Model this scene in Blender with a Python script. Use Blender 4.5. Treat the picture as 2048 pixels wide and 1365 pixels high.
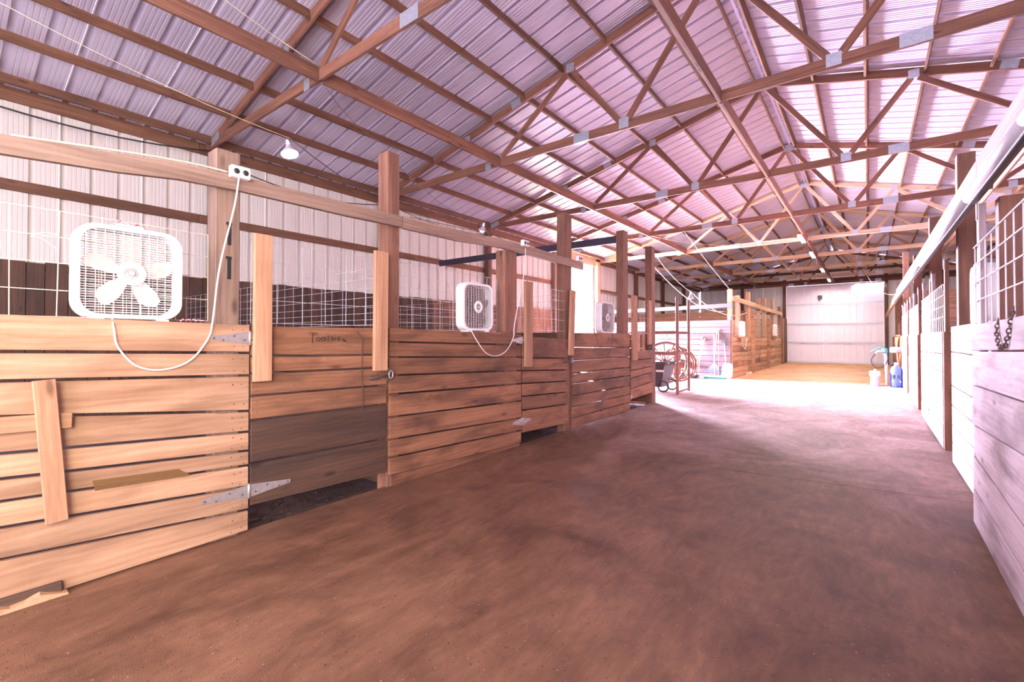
import bpy, bmesh, math, random
from mathutils import Vector, Matrix
random.seed(7)
C = bpy.context.scene.collection
S = bpy.context.scene
for o in list(bpy.data.objects): bpy.data.objects.remove(o)
PI = math.pi
# ------------------------------------------------------------------ camera
H = 1.32
cam_d = bpy.data.cameras.new('camera'); cam = bpy.data.objects.new('camera', cam_d); C.objects.link(cam)
cam_d.sensor_width = 36; cam_d.lens = 928.33/2048*36; cam_d.shift_y = -14.4/2048
cam_d.clip_start = .05; cam_d.clip_end = 400
cam.location = (0, 0, H); cam.rotation_euler = (PI/2+.01247, 0, .65532)
S.camera = cam
# ------------------------------------------------------------------ view + light
S.view_settings.view_transform = 'Standard'; S.view_settings.look = 'None'
S.view_settings.gamma = 1; S.view_settings.use_curve_mapping = False
S.view_settings.exposure = 0.0
W = bpy.data.worlds.new('world'); S.world = W; W.use_nodes = True
bg = W.node_tree.nodes['Background']; bg.inputs[0].default_value = (.90, .80, 1, 1); bg.inputs[1].default_value = 16
def area(name, loc, rot, sx, sy, power, col, portal=False, spread=180):
    d = bpy.data.lights.new(name, 'AREA'); d.shape = 'RECTANGLE'; d.size = sx; d.size_y = sy
    d.energy = power; d.color = col; d.spread = math.radians(spread)
    o = bpy.data.objects.new(name, d); C.objects.link(o); o.location = loc; o.rotation_euler = rot
    if portal: d.cycles.is_portal = True
    return o
area('opening_portal', (-8.85, 15.35, 2.1), (0, -PI/2, 0), 4.3, 3.1, 1, (1, 1, 1), portal=True)
area('opening_daylight', (-14.0, 18.6, 2.7), (0, -PI/2, -.25), 5.2, 10.5, 125000, (.88, .74, 1))
area('front_fill_light', (-1.3, -4.1, 2.2), (PI/2, 0, 0), 4.3, 4.0, 24, (1, .84, .84))  # added ambient fill in the unseen front doorway
area('side_fill_light', (.45, -1.7, 2.0), (0, PI/2-.30, .25), 2.6, 2.0, 520, (1, .95, .80))  # added warm fill behind the camera, no side doorway is built
# ------------------------------------------------------------------ materials
def newmat(name):
    m = bpy.data.materials.new(name); m.use_nodes = True
    return m, m.node_tree.nodes, m.node_tree.links, m.node_tree.nodes['Principled BSDF']
def plain(name, col, rough=.6, metal=0, emit=0, ecol=None, bump=0, var=.12, scale=30):
    m, N, Lk, b = newmat(name)
    b.inputs['Roughness'].default_value = rough; b.inputs['Metallic'].default_value = metal
    tc = N.new('ShaderNodeTexCoord'); n = N.new('ShaderNodeTexNoise'); n.inputs['Scale'].default_value = scale
    n.inputs['Detail'].default_value = 3
    Lk.new(tc.outputs['Object'], n.inputs['Vector'])
    mx = N.new('ShaderNodeMixRGB'); mx.inputs[1].default_value = (*[c*(1-var) for c in col], 1)
    mx.inputs[2].default_value = (*[min(1, c*(1+var)) for c in col], 1)
    Lk.new(n.outputs['Fac'], mx.inputs[0]); Lk.new(mx.outputs[0], b.inputs['Base Color'])
    if bump:
        bp = N.new('ShaderNodeBump'); bp.inputs['Strength'].default_value = bump; bp.inputs['Distance'].default_value = .01
        Lk.new(n.outputs['Fac'], bp.inputs['Height']); Lk.new(bp.outputs[0], b.inputs['Normal'])
    if emit:
        b.inputs['Emission Color'].default_value = (*(ecol or col), 1); b.inputs['Emission Strength'].default_value = emit
    return m
def wood(name, dark, light, stain=(.05, .03, .02), stain_amt=.35, rough=.75, knots=True, bump=.25):
    m, N, Lk, b = newmat(name)
    b.inputs['Roughness'].default_value = rough
    tc = N.new('ShaderNodeTexCoord'); oi = N.new('ShaderNodeObjectInfo')
    off = N.new('ShaderNodeVectorMath'); off.operation = 'SCALE'; off.inputs[0].default_value = (37, 19, 53)
    Lk.new(oi.outputs['Random'], off.inputs['Scale'])
    ad = N.new('ShaderNodeVectorMath'); ad.operation = 'ADD'
    Lk.new(tc.outputs['Object'], ad.inputs[0]); Lk.new(off.outputs[0], ad.inputs[1])
    def mapped(sc):
        mp = N.new('ShaderNodeMapping'); mp.inputs['Scale'].default_value = sc; Lk.new(ad.outputs[0], mp.inputs[0]); return mp
    def noise(sc, s=1, det=4, dist=0):
        n = N.new('ShaderNodeTexNoise'); n.inputs['Scale'].default_value = s; n.inputs['Detail'].default_value = det
        n.inputs['Distortion'].default_value = dist; Lk.new(mapped(sc).outputs[0], n.inputs['Vector']); return n
    g1 = noise((1.0, 17, 17), 1, 7, .5)          # long grain
    g2 = noise((5, 150, 150), 1, 3)              # fine fibres
    g3 = noise((1.6, 5, 5), 1, 4, .4)            # stains
    g4 = noise((70, 1.5, 1.5), 1, 2)             # saw marks across
    wv = N.new('ShaderNodeTexWave'); wv.bands_direction = 'Z'; wv.inputs['Scale'].default_value = 9
    wv.inputs['Distortion'].default_value = 7; wv.inputs['Detail'].default_value = 2; wv.inputs['Detail Scale'].default_value = .8
    Lk.new(mapped((.35, 1, 1)).outputs[0], wv.inputs['Vector'])
    def math_(op, a, bb, clamp=False):
        x = N.new('ShaderNodeMath'); x.operation = op; x.use_clamp = clamp
        for i, v in enumerate((a, bb)):
            if isinstance(v, (int, float)): x.inputs[i].default_value = v
            else: Lk.new(v, x.inputs[i])
        return x.outputs[0]
    s = math_('ADD', math_('MULTIPLY', g1.outputs['Fac'], .68), math_('MULTIPLY', g2.outputs['Fac'], .24))
    s = math_('ADD', s, math_('MULTIPLY', wv.outputs['Fac'], .08))
    s = math_('ADD', s, math_('MULTIPLY', g4.outputs['Fac'], .06))
    r = N.new('ShaderNodeValToRGB'); r.color_ramp.elements[0].position = .3; r.color_ramp.elements[1].position = .72
    r.color_ramp.elements[0].color = (*dark, 1); r.color_ramp.elements[1].color = (*light, 1)
    Lk.new(s, r.inputs[0])
    sr = N.new('ShaderNodeValToRGB'); sr.color_ramp.elements[0].position = .47; sr.color_ramp.elements[1].position = .74
    Lk.new(g3.outputs['Fac'], sr.inputs[0])
    mx = N.new('ShaderNodeMixRGB'); Lk.new(math_('MULTIPLY', sr.outputs[0], stain_amt), mx.inputs[0])
    Lk.new(r.outputs[0], mx.inputs[1]); mx.inputs[2].default_value = (*stain, 1)
    col = mx.outputs[0]
    if knots:
        vo = N.new('ShaderNodeTexVoronoi'); vo.inputs['Scale'].default_value = 1
        Lk.new(mapped((2.2, 6.5, 6.5)).outputs[0], vo.inputs['Vector'])
        kr = N.new('ShaderNodeValToRGB'); kr.color_ramp.elements[0].position = .05; kr.color_ramp.elements[1].position = .16
        kr.color_ramp.elements[0].color = (1, 1, 1, 1); kr.color_ramp.elements[1].color = (0, 0, 0, 1)
        Lk.new(vo.outputs['Distance'], kr.inputs[0])
        k2 = N.new('ShaderNodeMixRGB'); Lk.new(math_('MULTIPLY', kr.outputs[0], .7), k2.inputs[0]); Lk.new(col, k2.inputs[1])
        k2.inputs[2].default_value = (dark[0]*.3, dark[1]*.22, dark[2]*.2, 1); col = k2.outputs[0]
    hv = N.new('ShaderNodeHueSaturation'); Lk.new(col, hv.inputs['Color'])
    Lk.new(math_('ADD', math_('MULTIPLY', oi.outputs['Random'], .36), .80), hv.inputs['Value'])
    Lk.new(hv.outputs[0], b.inputs['Base Color'])
    bp = N.new('ShaderNodeBump'); bp.inputs['Strength'].default_value = bump; bp.inputs['Distance'].default_value = .004
    Lk.new(s, bp.inputs['Height']); Lk.new(bp.outputs[0], b.inputs['Normal'])
    return m
M = {}
M['board'] = wood('stall board wood', (.145, .058, .028), (.32, .145, .072), stain=(.03, .013, .008), stain_amt=.8)
M['board_pale'] = wood('pale board wood', (.26, .13, .07), (.47, .28, .175), stain=(.12, .05, .022), stain_amt=.6)
M['board_dark'] = wood('weathered dark board wood', (.045, .022, .014), (.13, .062, .038), stain=(.035, .025, .02), stain_amt=.6)
M['board_grey'] = wood('manure stained grey board', (.030, .015, .009), (.105, .050, .030), stain=(.03, .022, .02), stain_amt=.5, bump=.4)
M['board_white'] = wood('daylit pale board', (.32, .23, .24), (.54, .42, .45), stain=(.12, .06, .06), stain_amt=.75)  # daylight from the side opening put into the board colour
M['board_bleach'] = wood('lime washed board', (.115, .083, .088), (.21, .165, .18), stain=(.13, .07, .08), stain_amt=.5)
M['board_orange'] = wood('orange brown board', (.24, .115, .06), (.46, .25, .14), stain=(.16, .07, .03), stain_amt=.4)
M['truss'] = wood('weathered truss lumber', (.10, .040, .024), (.31, .14, .085), stain=(.08, .04, .03), stain_amt=.4)
M['truss_dark'] = wood('dark truss lumber', (.06, .025, .017), (.18, .08, .05), stain=(.05, .03, .02), stain_amt=.4)
M['truss_pale'] = wood('daylit truss lumber', (.40, .245, .155), (.66, .46, .31), stain=(.22, .12, .08), stain_amt=.3)  # lit copy of the truss lumber, daylight put into its colour
M['purlin'] = wood('purlin lumber', (.09, .038, .020), (.24, .11, .06), stain=(.06, .03, .02), stain_amt=.5)
M['post'] = wood('treated post wood', (.12, .075, .055), (.30, .19, .14), stain=(.07, .045, .04), stain_amt=.35)
M['post_warm'] = wood('red brown post wood', (.10, .040, .026), (.29, .135, .085), stain=(.06, .03, .02), stain_amt=.35)
M['beam'] = wood('weathered beam', (.15, .085, .06), (.38, .25, .19), stain=(.2, .12, .09), stain_amt=.35)
M['batten'] = wood('fresh sawn batten', (.24, .11, .055), (.50, .28, .165), stain=(.2, .09, .05), stain_amt=.3)
M['galv'] = None
def galv():
    m, N, Lk, b = newmat('galvanised plate')
    b.inputs['Metallic'].default_value = .55; b.inputs['Roughness'].default_value = .45
    tc = N.new('ShaderNodeTexCoord'); br = N.new('ShaderNodeTexBrick')
    br.inputs['Scale'].default_value = 22; br.inputs['Mortar Size'].default_value = .03
    br.inputs['Color1'].default_value = (.62, .66, .74, 1); br.inputs['Color2'].default_value = (.50, .54, .62, 1)
    br.inputs['Mortar'].default_value = (.16, .17, .20, 1); br.inputs['Brick Width'].default_value = .25; br.inputs['Row Height'].default_value = .45
    mp = N.new('ShaderNodeMapping'); mp.inputs['Rotation'].default_value = (PI/2, 0, 0)
    Lk.new(tc.outputs['Object'], mp.inputs[0]); Lk.new(mp.outputs[0], br.inputs['Vector']); Lk.new(br.outputs['Color'], b.inputs['Base Color'])
    return m
M['galv'] = galv()
M['metal_wall'] = plain('white painted metal siding', (.74, .69, .64), .38, .05, var=.06, scale=1.5)
M['metal_roof'] = plain('galvalume roof underside', (.66, .59, .72), .34, .25, var=.05, scale=1.2)
M['metal_door'] = plain('white metal door skin', (.80, .72, .80), .4, .1, var=.06, scale=1.5)
M['steel'] = plain('zinc hinge steel', (.42, .38, .38), .45, .6, var=.3)
M['wire'] = plain('galvanised wire', (.55, .57, .60), .4, .3)
M['wire_white'] = plain('pale painted wire', (.55, .50, .58), .45, .1)
M['wire_tan'] = plain('dusty wire', (.66, .55, .42), .6, .1)
M['fan_white'] = plain('white fan enamel', (.84, .82, .84), .35)
M['fan_blade'] = plain('dusty fan blade', (.78, .64, .58), .5)
M['fan_dark'] = plain('dark motor housing', (.06, .05, .05), .5)
M['dusty_grille'] = plain('dusty fan grille', (.62, .54, .52), .5)
M['stain'] = plain('brown wood stain', (.16, .075, .025), .8)
M['dust'] = plain('dust clogged screen', (.085, .05, .04), .9, bump=.3)
M['cord_white'] = plain('white cord', (.85, .80, .78), .5)
M['cord_black'] = plain('black cord', (.03, .03, .03), .5)
M['rust'] = plain('rusty chain steel', (.12, .08, .06), .7, .4, bump=.3)
M['black'] = plain('black plastic', (.02, .018, .022), .45)
M['black_mark'] = plain('black marker ink', (.012, .012, .012), .8)
M['navy'] = plain('dark painted beam', (.035, .028, .05), .6, bump=.2)
M['pink'] = plain('pink baling twine', (.75, .32, .38), .7)
M['blue'] = plain('blue plastic jug', (.06, .12, .55), .35)
M['green'] = plain('green plastic', (.03, .22, .20), .5)
M['orange'] = plain('orange hose rubber', (.62, .16, .05), .5)
M['white_plastic'] = plain('white plastic', (.85, .82, .85), .4)
M['yellow_wood'] = plain('yellow painted handle', (.75, .62, .32), .5)
M['pipe_brown'] = plain('rusty brown pipe', (.20, .10, .09), .5, .4, bump=.2)
M['track'] = plain('white track cover', (.58, .53, .60), .35, .2)
M['bulb'] = plain('lit bulb glass', (1, 1, 1), .3, emit=60, ecol=(.85, .82, 1))
M['tube'] = plain('lit fluorescent tube', (1, 1, 1), .3, emit=14, ecol=(.85, .85, 1))
M['ridge'] = plain('translucent ridge vent', (.8, .78, .9), .3, .4)
M['grass'] = plain('mown grass', (.22, .30, .10), .9, bump=.3, scale=3)
M['cardboard'] = plain('white paper label', (.85, .83, .83), .6)
def floor_mat(name, near, far=None, speck=(.3, .2, .17), y0=5., y1=12., rough=.6):
    """dusty slab: near/far = (dark, light) colour pairs, far one painting in the daylit band along world Y"""
    m, N, Lk, b = newmat(name); b.inputs['Roughness'].default_value = rough
    tc = N.new('ShaderNodeNewGeometry')
    def noise(sc, s, det=6, rough_=.55, dist=0):
        mp = N.new('ShaderNodeMapping'); mp.inputs['Scale'].default_value = sc; mp.inputs['Rotation'].default_value = (0, 0, .5 if sc[0] != sc[1] else 0)
        Lk.new(tc.outputs['Position'], mp.inputs[0])
        n = N.new('ShaderNodeTexNoise'); n.inputs['Scale'].default_value = s; n.inputs['Detail'].default_value = det
        n.inputs['Roughness'].default_value = rough_; n.inputs['Distortion'].default_value = dist
        Lk.new(mp.outputs[0], n.inputs['Vector']); return n
    def mt(op, a, c, clamp=False):
        x = N.new('ShaderNodeMath'); x.operation = op; x.use_clamp = clamp
        for i, v in enumerate((a, c)):
            if isinstance(v, (int, float)): x.inputs[i].default_value = v
            else: Lk.new(v, x.inputs[i])
        return x.outputs[0]
    def ramp(src, p0, p1, c0, c1):
        r = N.new('ShaderNodeValToRGB'); r.color_ramp.elements[0].position = p0; r.color_ramp.elements[1].position = p1
        r.color_ramp.elements[0].color = (*c0, 1); r.color_ramp.elements[1].color = (*c1, 1); Lk.new(src, r.inputs[0]); return r.outputs[0]
    def mix(f, a, c, mode='MIX'):
        x = N.new('ShaderNodeMixRGB'); x.blend_type = mode
        if isinstance(f, (int, float)): x.inputs[0].default_value = f
        else: Lk.new(f, x.inputs[0])
        for i, v in ((1, a), (2, c)):
            if isinstance(v, tuple): x.inputs[i].default_value = (*v, 1)
            else: Lk.new(v, x.inputs[i])
        return x.outputs[0]
    a = noise((1, .8, 1), 1.1, 8, .65, .8); f = noise((1, .22, 1), 26, 6, .6); g = noise((1, 1, 1), 190, 2); sp = noise((1, 1, 1), 60, 1); d = noise((1, .45, 1), 4.5, 7, .7, 1.2); ws = noise((1.01, 1, 1), 75, 0)
    v = mt('ADD', mt('MULTIPLY', a.outputs['Fac'], .6), mt('MULTIPLY', d.outputs['Fac'], .4))
    col = ramp(v, .38, .62, *near)
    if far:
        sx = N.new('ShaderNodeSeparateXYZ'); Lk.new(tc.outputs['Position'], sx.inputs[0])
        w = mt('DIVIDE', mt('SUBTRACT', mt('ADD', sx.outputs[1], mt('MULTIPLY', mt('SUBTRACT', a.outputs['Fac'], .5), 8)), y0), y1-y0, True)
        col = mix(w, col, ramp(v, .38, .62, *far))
    col = mix(.8, col, ramp(f.outputs['Fac'], .25, .75, (.72, .72, .72), (1.25, 1.25, 1.25)), 'MULTIPLY')
    col = mix(ramp(sp.outputs['Fac'], .70, .73, (0, 0, 0), (1, 1, 1)), col, tuple(c*.35 for c in near[0]))
    col = mix(ramp(ws.outputs['Fac'], .80, .83, (0, 0, 0), (1, 1, 1)), col, speck)
    Lk.new(col, b.inputs['Base Color'])
    bp = N.new('ShaderNodeBump'); bp.inputs['Strength'].default_value = .5; bp.inputs['Distance'].default_value = .008
    Lk.new(mt('ADD', mt('ADD', f.outputs['Fac'], mt('MULTIPLY', g.outputs['Fac'], .7)), d.outputs['Fac']), bp.inputs['Height']); Lk.new(bp.outputs[0], b.inputs['Normal'])
    return m
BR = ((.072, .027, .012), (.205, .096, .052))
M['slab'] = floor_mat('dusty concrete aisle', BR, ((.26, .17, .16), (.50, .37, .37)))  # far pair paler: the daylight band is put into the floor colour
M['slab_far'] = floor_mat('orange dust over concrete', ((.30, .13, .055), (.54, .28, .14)))
M['bedding'] = floor_mat('dark stall shavings', ((.02, .010, .010), (.11, .058, .055)), rough=.9)
# ------------------------------------------------------------------ helpers
WM = {}
def wm(o): return WM.get(o.name, Matrix.Identity(4))
def link(o, mat4, parent=None):
    C.objects.link(o); WM[o.name] = mat4
    if parent is not None:
        o.parent = parent; o.matrix_parent_inverse = wm(parent).inverted()
    o.matrix_basis = mat4
    return o
def tag(o, label=None, cat=None, group=None, kind=None):
    if label: o['label'] = label
    if cat: o['category'] = cat
    if group: o['group'] = group
    if kind: o['kind'] = kind
    return o
def empty(name, loc=(0, 0, 0), label=None, cat=None, group=None, kind=None):
    o = bpy.data.objects.new(name, None); o.empty_display_size = .1
    link(o, Matrix.Translation(Vector(loc)))
    return tag(o, label, cat, group, kind)
def mesh_obj(name, vs, fs, mat, parent=None, m4=None, smooth=False):
    me = bpy.data.meshes.new(name); me.from_pydata([tuple(v) for v in vs], [], fs); me.update()
    if smooth:
        for p in me.polygons: p.use_smooth = True
    me.materials.append(M[mat])
    return link(bpy.data.objects.new(name, me), m4 or Matrix.Identity(4), parent)
BOXF = [(0, 3, 2, 1), (4, 5, 6, 7), (0, 1, 5, 4), (1, 2, 6, 5), (2, 3, 7, 6), (3, 0, 4, 7)]
def bevel_me(me, c):
    if c <= 0: return
    bm = bmesh.new(); bm.from_mesh(me); bmesh.ops.recalc_face_normals(bm, faces=bm.faces)
    bmesh.ops.bevel(bm, geom=list(bm.edges), offset=c, segments=1, affect='EDGES'); bm.to_mesh(me); bm.free()
CACHE = {}
def box_me(lx, ly, lz, mat, c=0):
    k = (round(lx, 3), round(ly, 3), round(lz, 3), mat, c)
    if k in CACHE: return CACHE[k]
    x, y, z = lx/2, ly/2, lz/2
    me = bpy.data.meshes.new('box'); me.from_pydata([(-x, -y, -z), (x, -y, -z), (x, y, -z), (-x, y, -z), (-x, -y, z), (x, -y, z), (x, y, z), (-x, y, z)], [], BOXF)
    bevel_me(me, c); me.materials.append(M[mat]); me.update(); CACHE[k] = me
    return me
def frame(A, B, up=(0, 0, 1)):
    A, B = Vector(A), Vector(B); x = (B-A).normalized(); u = Vector(up); z = (u-x*u.dot(x)).normalized(); y = z.cross(x)
    m = Matrix((x, y, z)).transposed().to_4x4(); m.translation = (A+B)/2
    return m
def plank(name, A, B, w, t, mat, parent=None, up=(0, 0, 1), c=.003, off=(0, 0)):
    """lumber from A to B: local x along it, w along 'up', t across. off = shift in (t,w) directions"""
    m = frame(A, B, up); L = (Vector(B)-Vector(A)).length
    m = m @ Matrix.Translation((0, off[0], off[1]))
    return link(bpy.data.objects.new(name, box_me(L, t, w, mat, c)), m, parent)
def board(name, A, B, za, zb, t, mat, parent, c=.004, jag=0):
    """wall board, face line A->B (xy), with (z0,z1) heights at each end; local x runs along it"""
    A = Vector((*A[:2], 0)); B = Vector((*B[:2], 0)); L = (B-A).length; zc = (za[0]+za[1]+zb[0]+zb[1])/4
    m = frame(A, B); m.translation = (A+B)/2+Vector((0, 0, zc)); h = L/2
    vs = []
    for y in (-t/2, t/2):
        vs += [(-h, y, za[0]-zc), (h, y, zb[0]-zc), (h, y, zb[1]-zc), (-h, y, za[1]-zc)]
    me = bpy.data.meshes.new(name); me.from_pydata(vs, [], [(0, 1, 2, 3), (7, 6, 5, 4), (0, 4, 5, 1), (1, 5, 6, 2), (2, 6, 7, 3), (3, 7, 4, 0)])
    bevel_me(me, c); me.materials.append(M[mat]); me.update()
    return link(bpy.data.objects.new(name, me), m, parent)
def tube(name, pts, r, mat, parent=None, n=6, closed=False, m4=None):
    pts = [Vector(p) for p in pts]; vs = []; fs = []; N_ = len(pts)
    up = Vector((.13, .21, .97))
    for i, p in enumerate(pts):
        a = pts[i-1] if (i > 0 or closed) else p; b = pts[(i+1) % N_] if (i < N_-1 or closed) else p
        d = (b-a); d = d.normalized() if d.length > 1e-9 else Vector((0, 0, 1))
        u = up if abs(d.dot(up.normalized())) < .95 else Vector((1, 0, 0))
        s = d.cross(u).normalized(); t = s.cross(d)
        for k in range(n):
            an = 2*PI*k/n; vs.append(p+s*math.cos(an)*r+t*math.sin(an)*r)
    for i in range(N_ if closed else N_-1):
        j = (i+1) % N_
        for k in range(n):
            fs.append((i*n+k, i*n+(k+1) % n, j*n+(k+1) % n, j*n+k))
    if not closed: fs += [tuple(range(n))[::-1], tuple((N_-1)*n+k for k in range(n))]
    return mesh_obj(name, vs, fs, mat, parent, m4, smooth=True)
def bars(name, segs, mat, parent=None, n=4):
    vs = []; fs = []
    for A, B, r in segs:
        A, B = Vector(A), Vector(B); d = (B-A).normalized(); u = Vector((0, 0, 1)) if abs(d.z) < .9 else Vector((1, 0, 0))
        s = d.cross(u).normalized(); t = s.cross(d); b0 = len(vs)
        for P in (A, B):
            for k in range(n):
                an = 2*PI*(k+.5)/n; vs.append(P+s*math.cos(an)*r+t*math.sin(an)*r)
        fs += [(b0+k, b0+(k+1) % n, b0+n+(k+1) % n, b0+n+k) for k in range(n)]
        fs += [tuple(b0+k for k in range(n))[::-1], tuple(b0+n+k for k in range(n))]
    return mesh_obj(name, vs, fs, mat, parent)
def lathe(name, prof, mat, parent=None, m4=None, n=20):
    vs = []; fs = []
    for r, z in prof:
        for k in range(n): vs.append((r*math.cos(2*PI*k/n), r*math.sin(2*PI*k/n), z))
    for i in range(len(prof)-1):
        for k in range(n): fs.append((i*n+k, i*n+(k+1) % n, (i+1)*n+(k+1) % n, (i+1)*n+k))
    return mesh_obj(name, vs, fs, mat, parent, m4, smooth=True)
def prism(name, poly, t, mat, parent=None, m4=None, smooth=False):
    """polygon in local xy extruded along z by t"""
    n = len(poly); vs = [(x, y, 0) for x, y in poly]+[(x, y, t) for x, y in poly]
    fs = [tuple(range(n))[::-1], tuple(range(n, 2*n))]+[(i, (i+1) % n, n+(i+1) % n, n+i) for i in range(n)]
    return mesh_obj(name, vs, fs, mat, parent, m4)
def copy_tree(o, shift, label=None, group=None, parent=None):
    c = o.copy(); m = Matrix.Translation(Vector(shift)) @ wm(o)
    C.objects.link(c); WM[c.name] = m
    if parent is None: c.matrix_basis = m
    else: c.parent = parent; c.matrix_parent_inverse = o.matrix_parent_inverse.copy(); c.matrix_basis = o.matrix_basis.copy()
    if label: c['label'] = label
    if group: c['group'] = group
    for ch in list(o.children): copy_tree(ch, shift, None, None, c)
    return c
def sag(A, B, d, n=12):
    A, B = Vector(A), Vector(B)
    return [A.lerp(B, i/n)-Vector((0, 0, d*4*(i/n)*(1-i/n))) for i in range(n+1)]
# ------------------------------------------------------------------ dimensions
CX = -1.58; XL = -8.73; XR = 5.57; YB = 31.62; YF = -4.25
def TY(n): return 2.92+3.577*(n-1)+{1: .065, 2: -.047, 3: -.035}.get(n, 0)
def LX(y): return -3.344-.02*y           # face of the left stall fronts
def RX(y): return .565+.0135*(y-3.2)     # face of the right sliding doors
# ------------------------------------------------------------------ FLOOR
fl = empty('floor', (-1.3, 5, 0), kind='structure')
def slab(poly, z0, z1, mat, name='slab', parent=fl):
    return prism(name, poly, z1-z0, mat, parent, Matrix.Translation((0, 0, z0)))
ys = [YF, 4.86, 9.60, 13.6, 16.98, 24, YB+.3]
for i in range(len(ys)-1):
    a, b = ys[i]+.004, ys[i+1]-.004
    xl = lambda y: LX(y)-.06
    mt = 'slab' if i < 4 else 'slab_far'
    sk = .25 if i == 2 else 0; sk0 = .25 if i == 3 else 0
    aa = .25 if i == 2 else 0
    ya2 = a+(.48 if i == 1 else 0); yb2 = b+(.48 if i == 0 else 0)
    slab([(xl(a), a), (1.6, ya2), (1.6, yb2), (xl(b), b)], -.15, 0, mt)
for a, b in ((9.604, 13.596), (13.604, 16.976)):
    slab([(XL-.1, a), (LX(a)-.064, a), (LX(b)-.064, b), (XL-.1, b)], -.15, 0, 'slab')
bd = mesh_obj('bedding', [(XL, YF, -.05), (-3.0, YF, -.05), (-3.0, 9.7, -.05), (XL, 9.7, -.05)], [(0, 1, 2, 3)], 'bedding')
tag(bd, 'dark wood shavings covering the left stall floors, seen below the doors', 'bedding', kind='stuff')
bd2 = mesh_obj('bedding', [(.9, YF, .004), (XR-.2, YF, .004), (XR-.2, YB-.3, .004), (.9, YB-.3, .004)], [(0, 1, 2, 3)], 'bedding')
tag(bd2, 'shavings covering the stall floors behind the right hand fronts', 'bedding', kind='stuff')
bd3 = mesh_obj('bedding', [(XL+.15, 17.0, .004), (-3.8, 17.0, .004), (-3.8, YB-.1, .004), (XL+.15, YB-.1, .004)], [(0, 1, 2, 3)], 'bedding')
tag(bd3, 'shavings covering the far left stall floors behind the tall boards', 'bedding', kind='stuff')
# loose chips under the near door
vs = []; fs = []
for (x0, x1, y0, y1, n) in ((-4.6, -3.42, 1.45, 2.62, 900), (-4.6, -3.46, 4.7, 5.9, 600), (-4.6, -3.5, 8.2, 9.4, 300)):
    for k in range(n):
        x, y = random.uniform(x0, x1), random.uniform(y0, y1); a = random.uniform(0, PI); l = random.uniform(.008, .03); w = l*.35
        b0 = len(vs); ca, sa = math.cos(a), math.sin(a); z = -.045+random.random()*.012
        for (u, v) in ((-l, -w), (l, -w), (l, w), (-l, w)): vs.append((x+u*ca-v*sa, y+u*sa+v*ca, z+random.random()*.008))
        fs.append((b0, b0+1, b0+2, b0+3))
tag(mesh_obj('wood_shavings', vs, fs, 'board_dark'), 'loose chips strewn under the left stall doors', 'shavings', kind='stuff')
gr = mesh_obj('ground', [(-90, -60, -.06), (XL-.12, -60, -.06), (XL-.12, 90, -.06), (-90, 90, -.06)], [(0, 1, 2, 3)], 'grass'); gr['kind'] = 'structure'
# ------------------------------------------------------------------ CEILING: roof sheets + purlins
def sheet_profile(width=.9144):
    base = [(0, 0), (.015, 0), (.023, .045), (.083, .045), (.091, 0), (.130, 0), (.134, .005), (.142, .005), (.146, 0), (.178, 0), (.182, .005), (.190, .005), (.194, 0), (.226, 0), (.230, .005), (.238, .005), (.242, 0), (.272, 0), (.276, .005), (.284, .005), (.288, 0)]
    pts = []
    for k in range(3): pts += [(x+k*.3048, z) for x, z in base]
    return pts+[(width-.0005, 0)]
PROF = sheet_profile()
def sheet_mesh(name, L, mat):
    vs = []; fs = []; n = len(PROF)
    for z in (0, L):
        for x, h in PROF: vs.append((x, h, z))
    for i in range(n-1): fs.append((i, i+1, n+i+1, n+i))
    me = bpy.data.meshes.new(name); me.from_pydata(vs, [], fs); me.materials.append(M[mat]); me.update(); return me
ceil = empty('ceiling', (CX, 13, 6.3), kind='structure')
slope = math.atan(.25)
def roofz(l): return 6.375-.25*l
rl = 7.35/math.cos(slope)
rmesh = sheet_mesh('roof_panel', rl, 'metal_roof')
npan = int((YB-YF)/.9144)+1
for sd in (-1, 1):
    for k in range(npan):
        y = YF+k*.9144
        # local: x -> world +Y, z -> down the slope, y -> outward (up)
        zdir = Vector((sd*math.cos(slope), 0, -math.sin(slope))); xdir = Vector((0, 1, 0)); ydir = zdir.cross(xdir)
        if ydir.z < 0: ydir = -ydir; 
        m = Matrix((xdir, ydir, zdir)).transposed().to_4x4(); m.translation = Vector((CX+sd*.02, y, roofz(.02)))
        link(bpy.data.objects.new('roof_panel', rmesh), m, ceil)
bays = [YF]+[TY(n) for n in range(0, 10)]
PL = [.13]+[.82+.7625*k for k in range(9)]
for sd in (-1, 1):
    for l in PL:
        for a, b in zip(bays[:-1], bays[1:]):
            j = random.uniform(-.012, .012)
            X = CX+sd*l; z = roofz(l)-.065
            plank('purlin', (X+j, a+.04, z), (X-j, b-.002, z), .125, .038, 'purlin', ceil, up=(sd*math.sin(slope), 0, math.cos(slope)))
# ridge cap
mesh_obj('ridge_cap', [(CX-.3, YF, roofz(.3)+.05), (CX, YF, roofz(0)+.08), (CX+.3, YF, roofz(.3)+.05), (CX-.3, YB, roofz(.3)+.05), (CX, YB, roofz(0)+.08), (CX+.3, YB, roofz(.3)+.05)], [(0, 1, 4, 3), (1, 2, 5, 4)], 'ridge', ceil)
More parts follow.
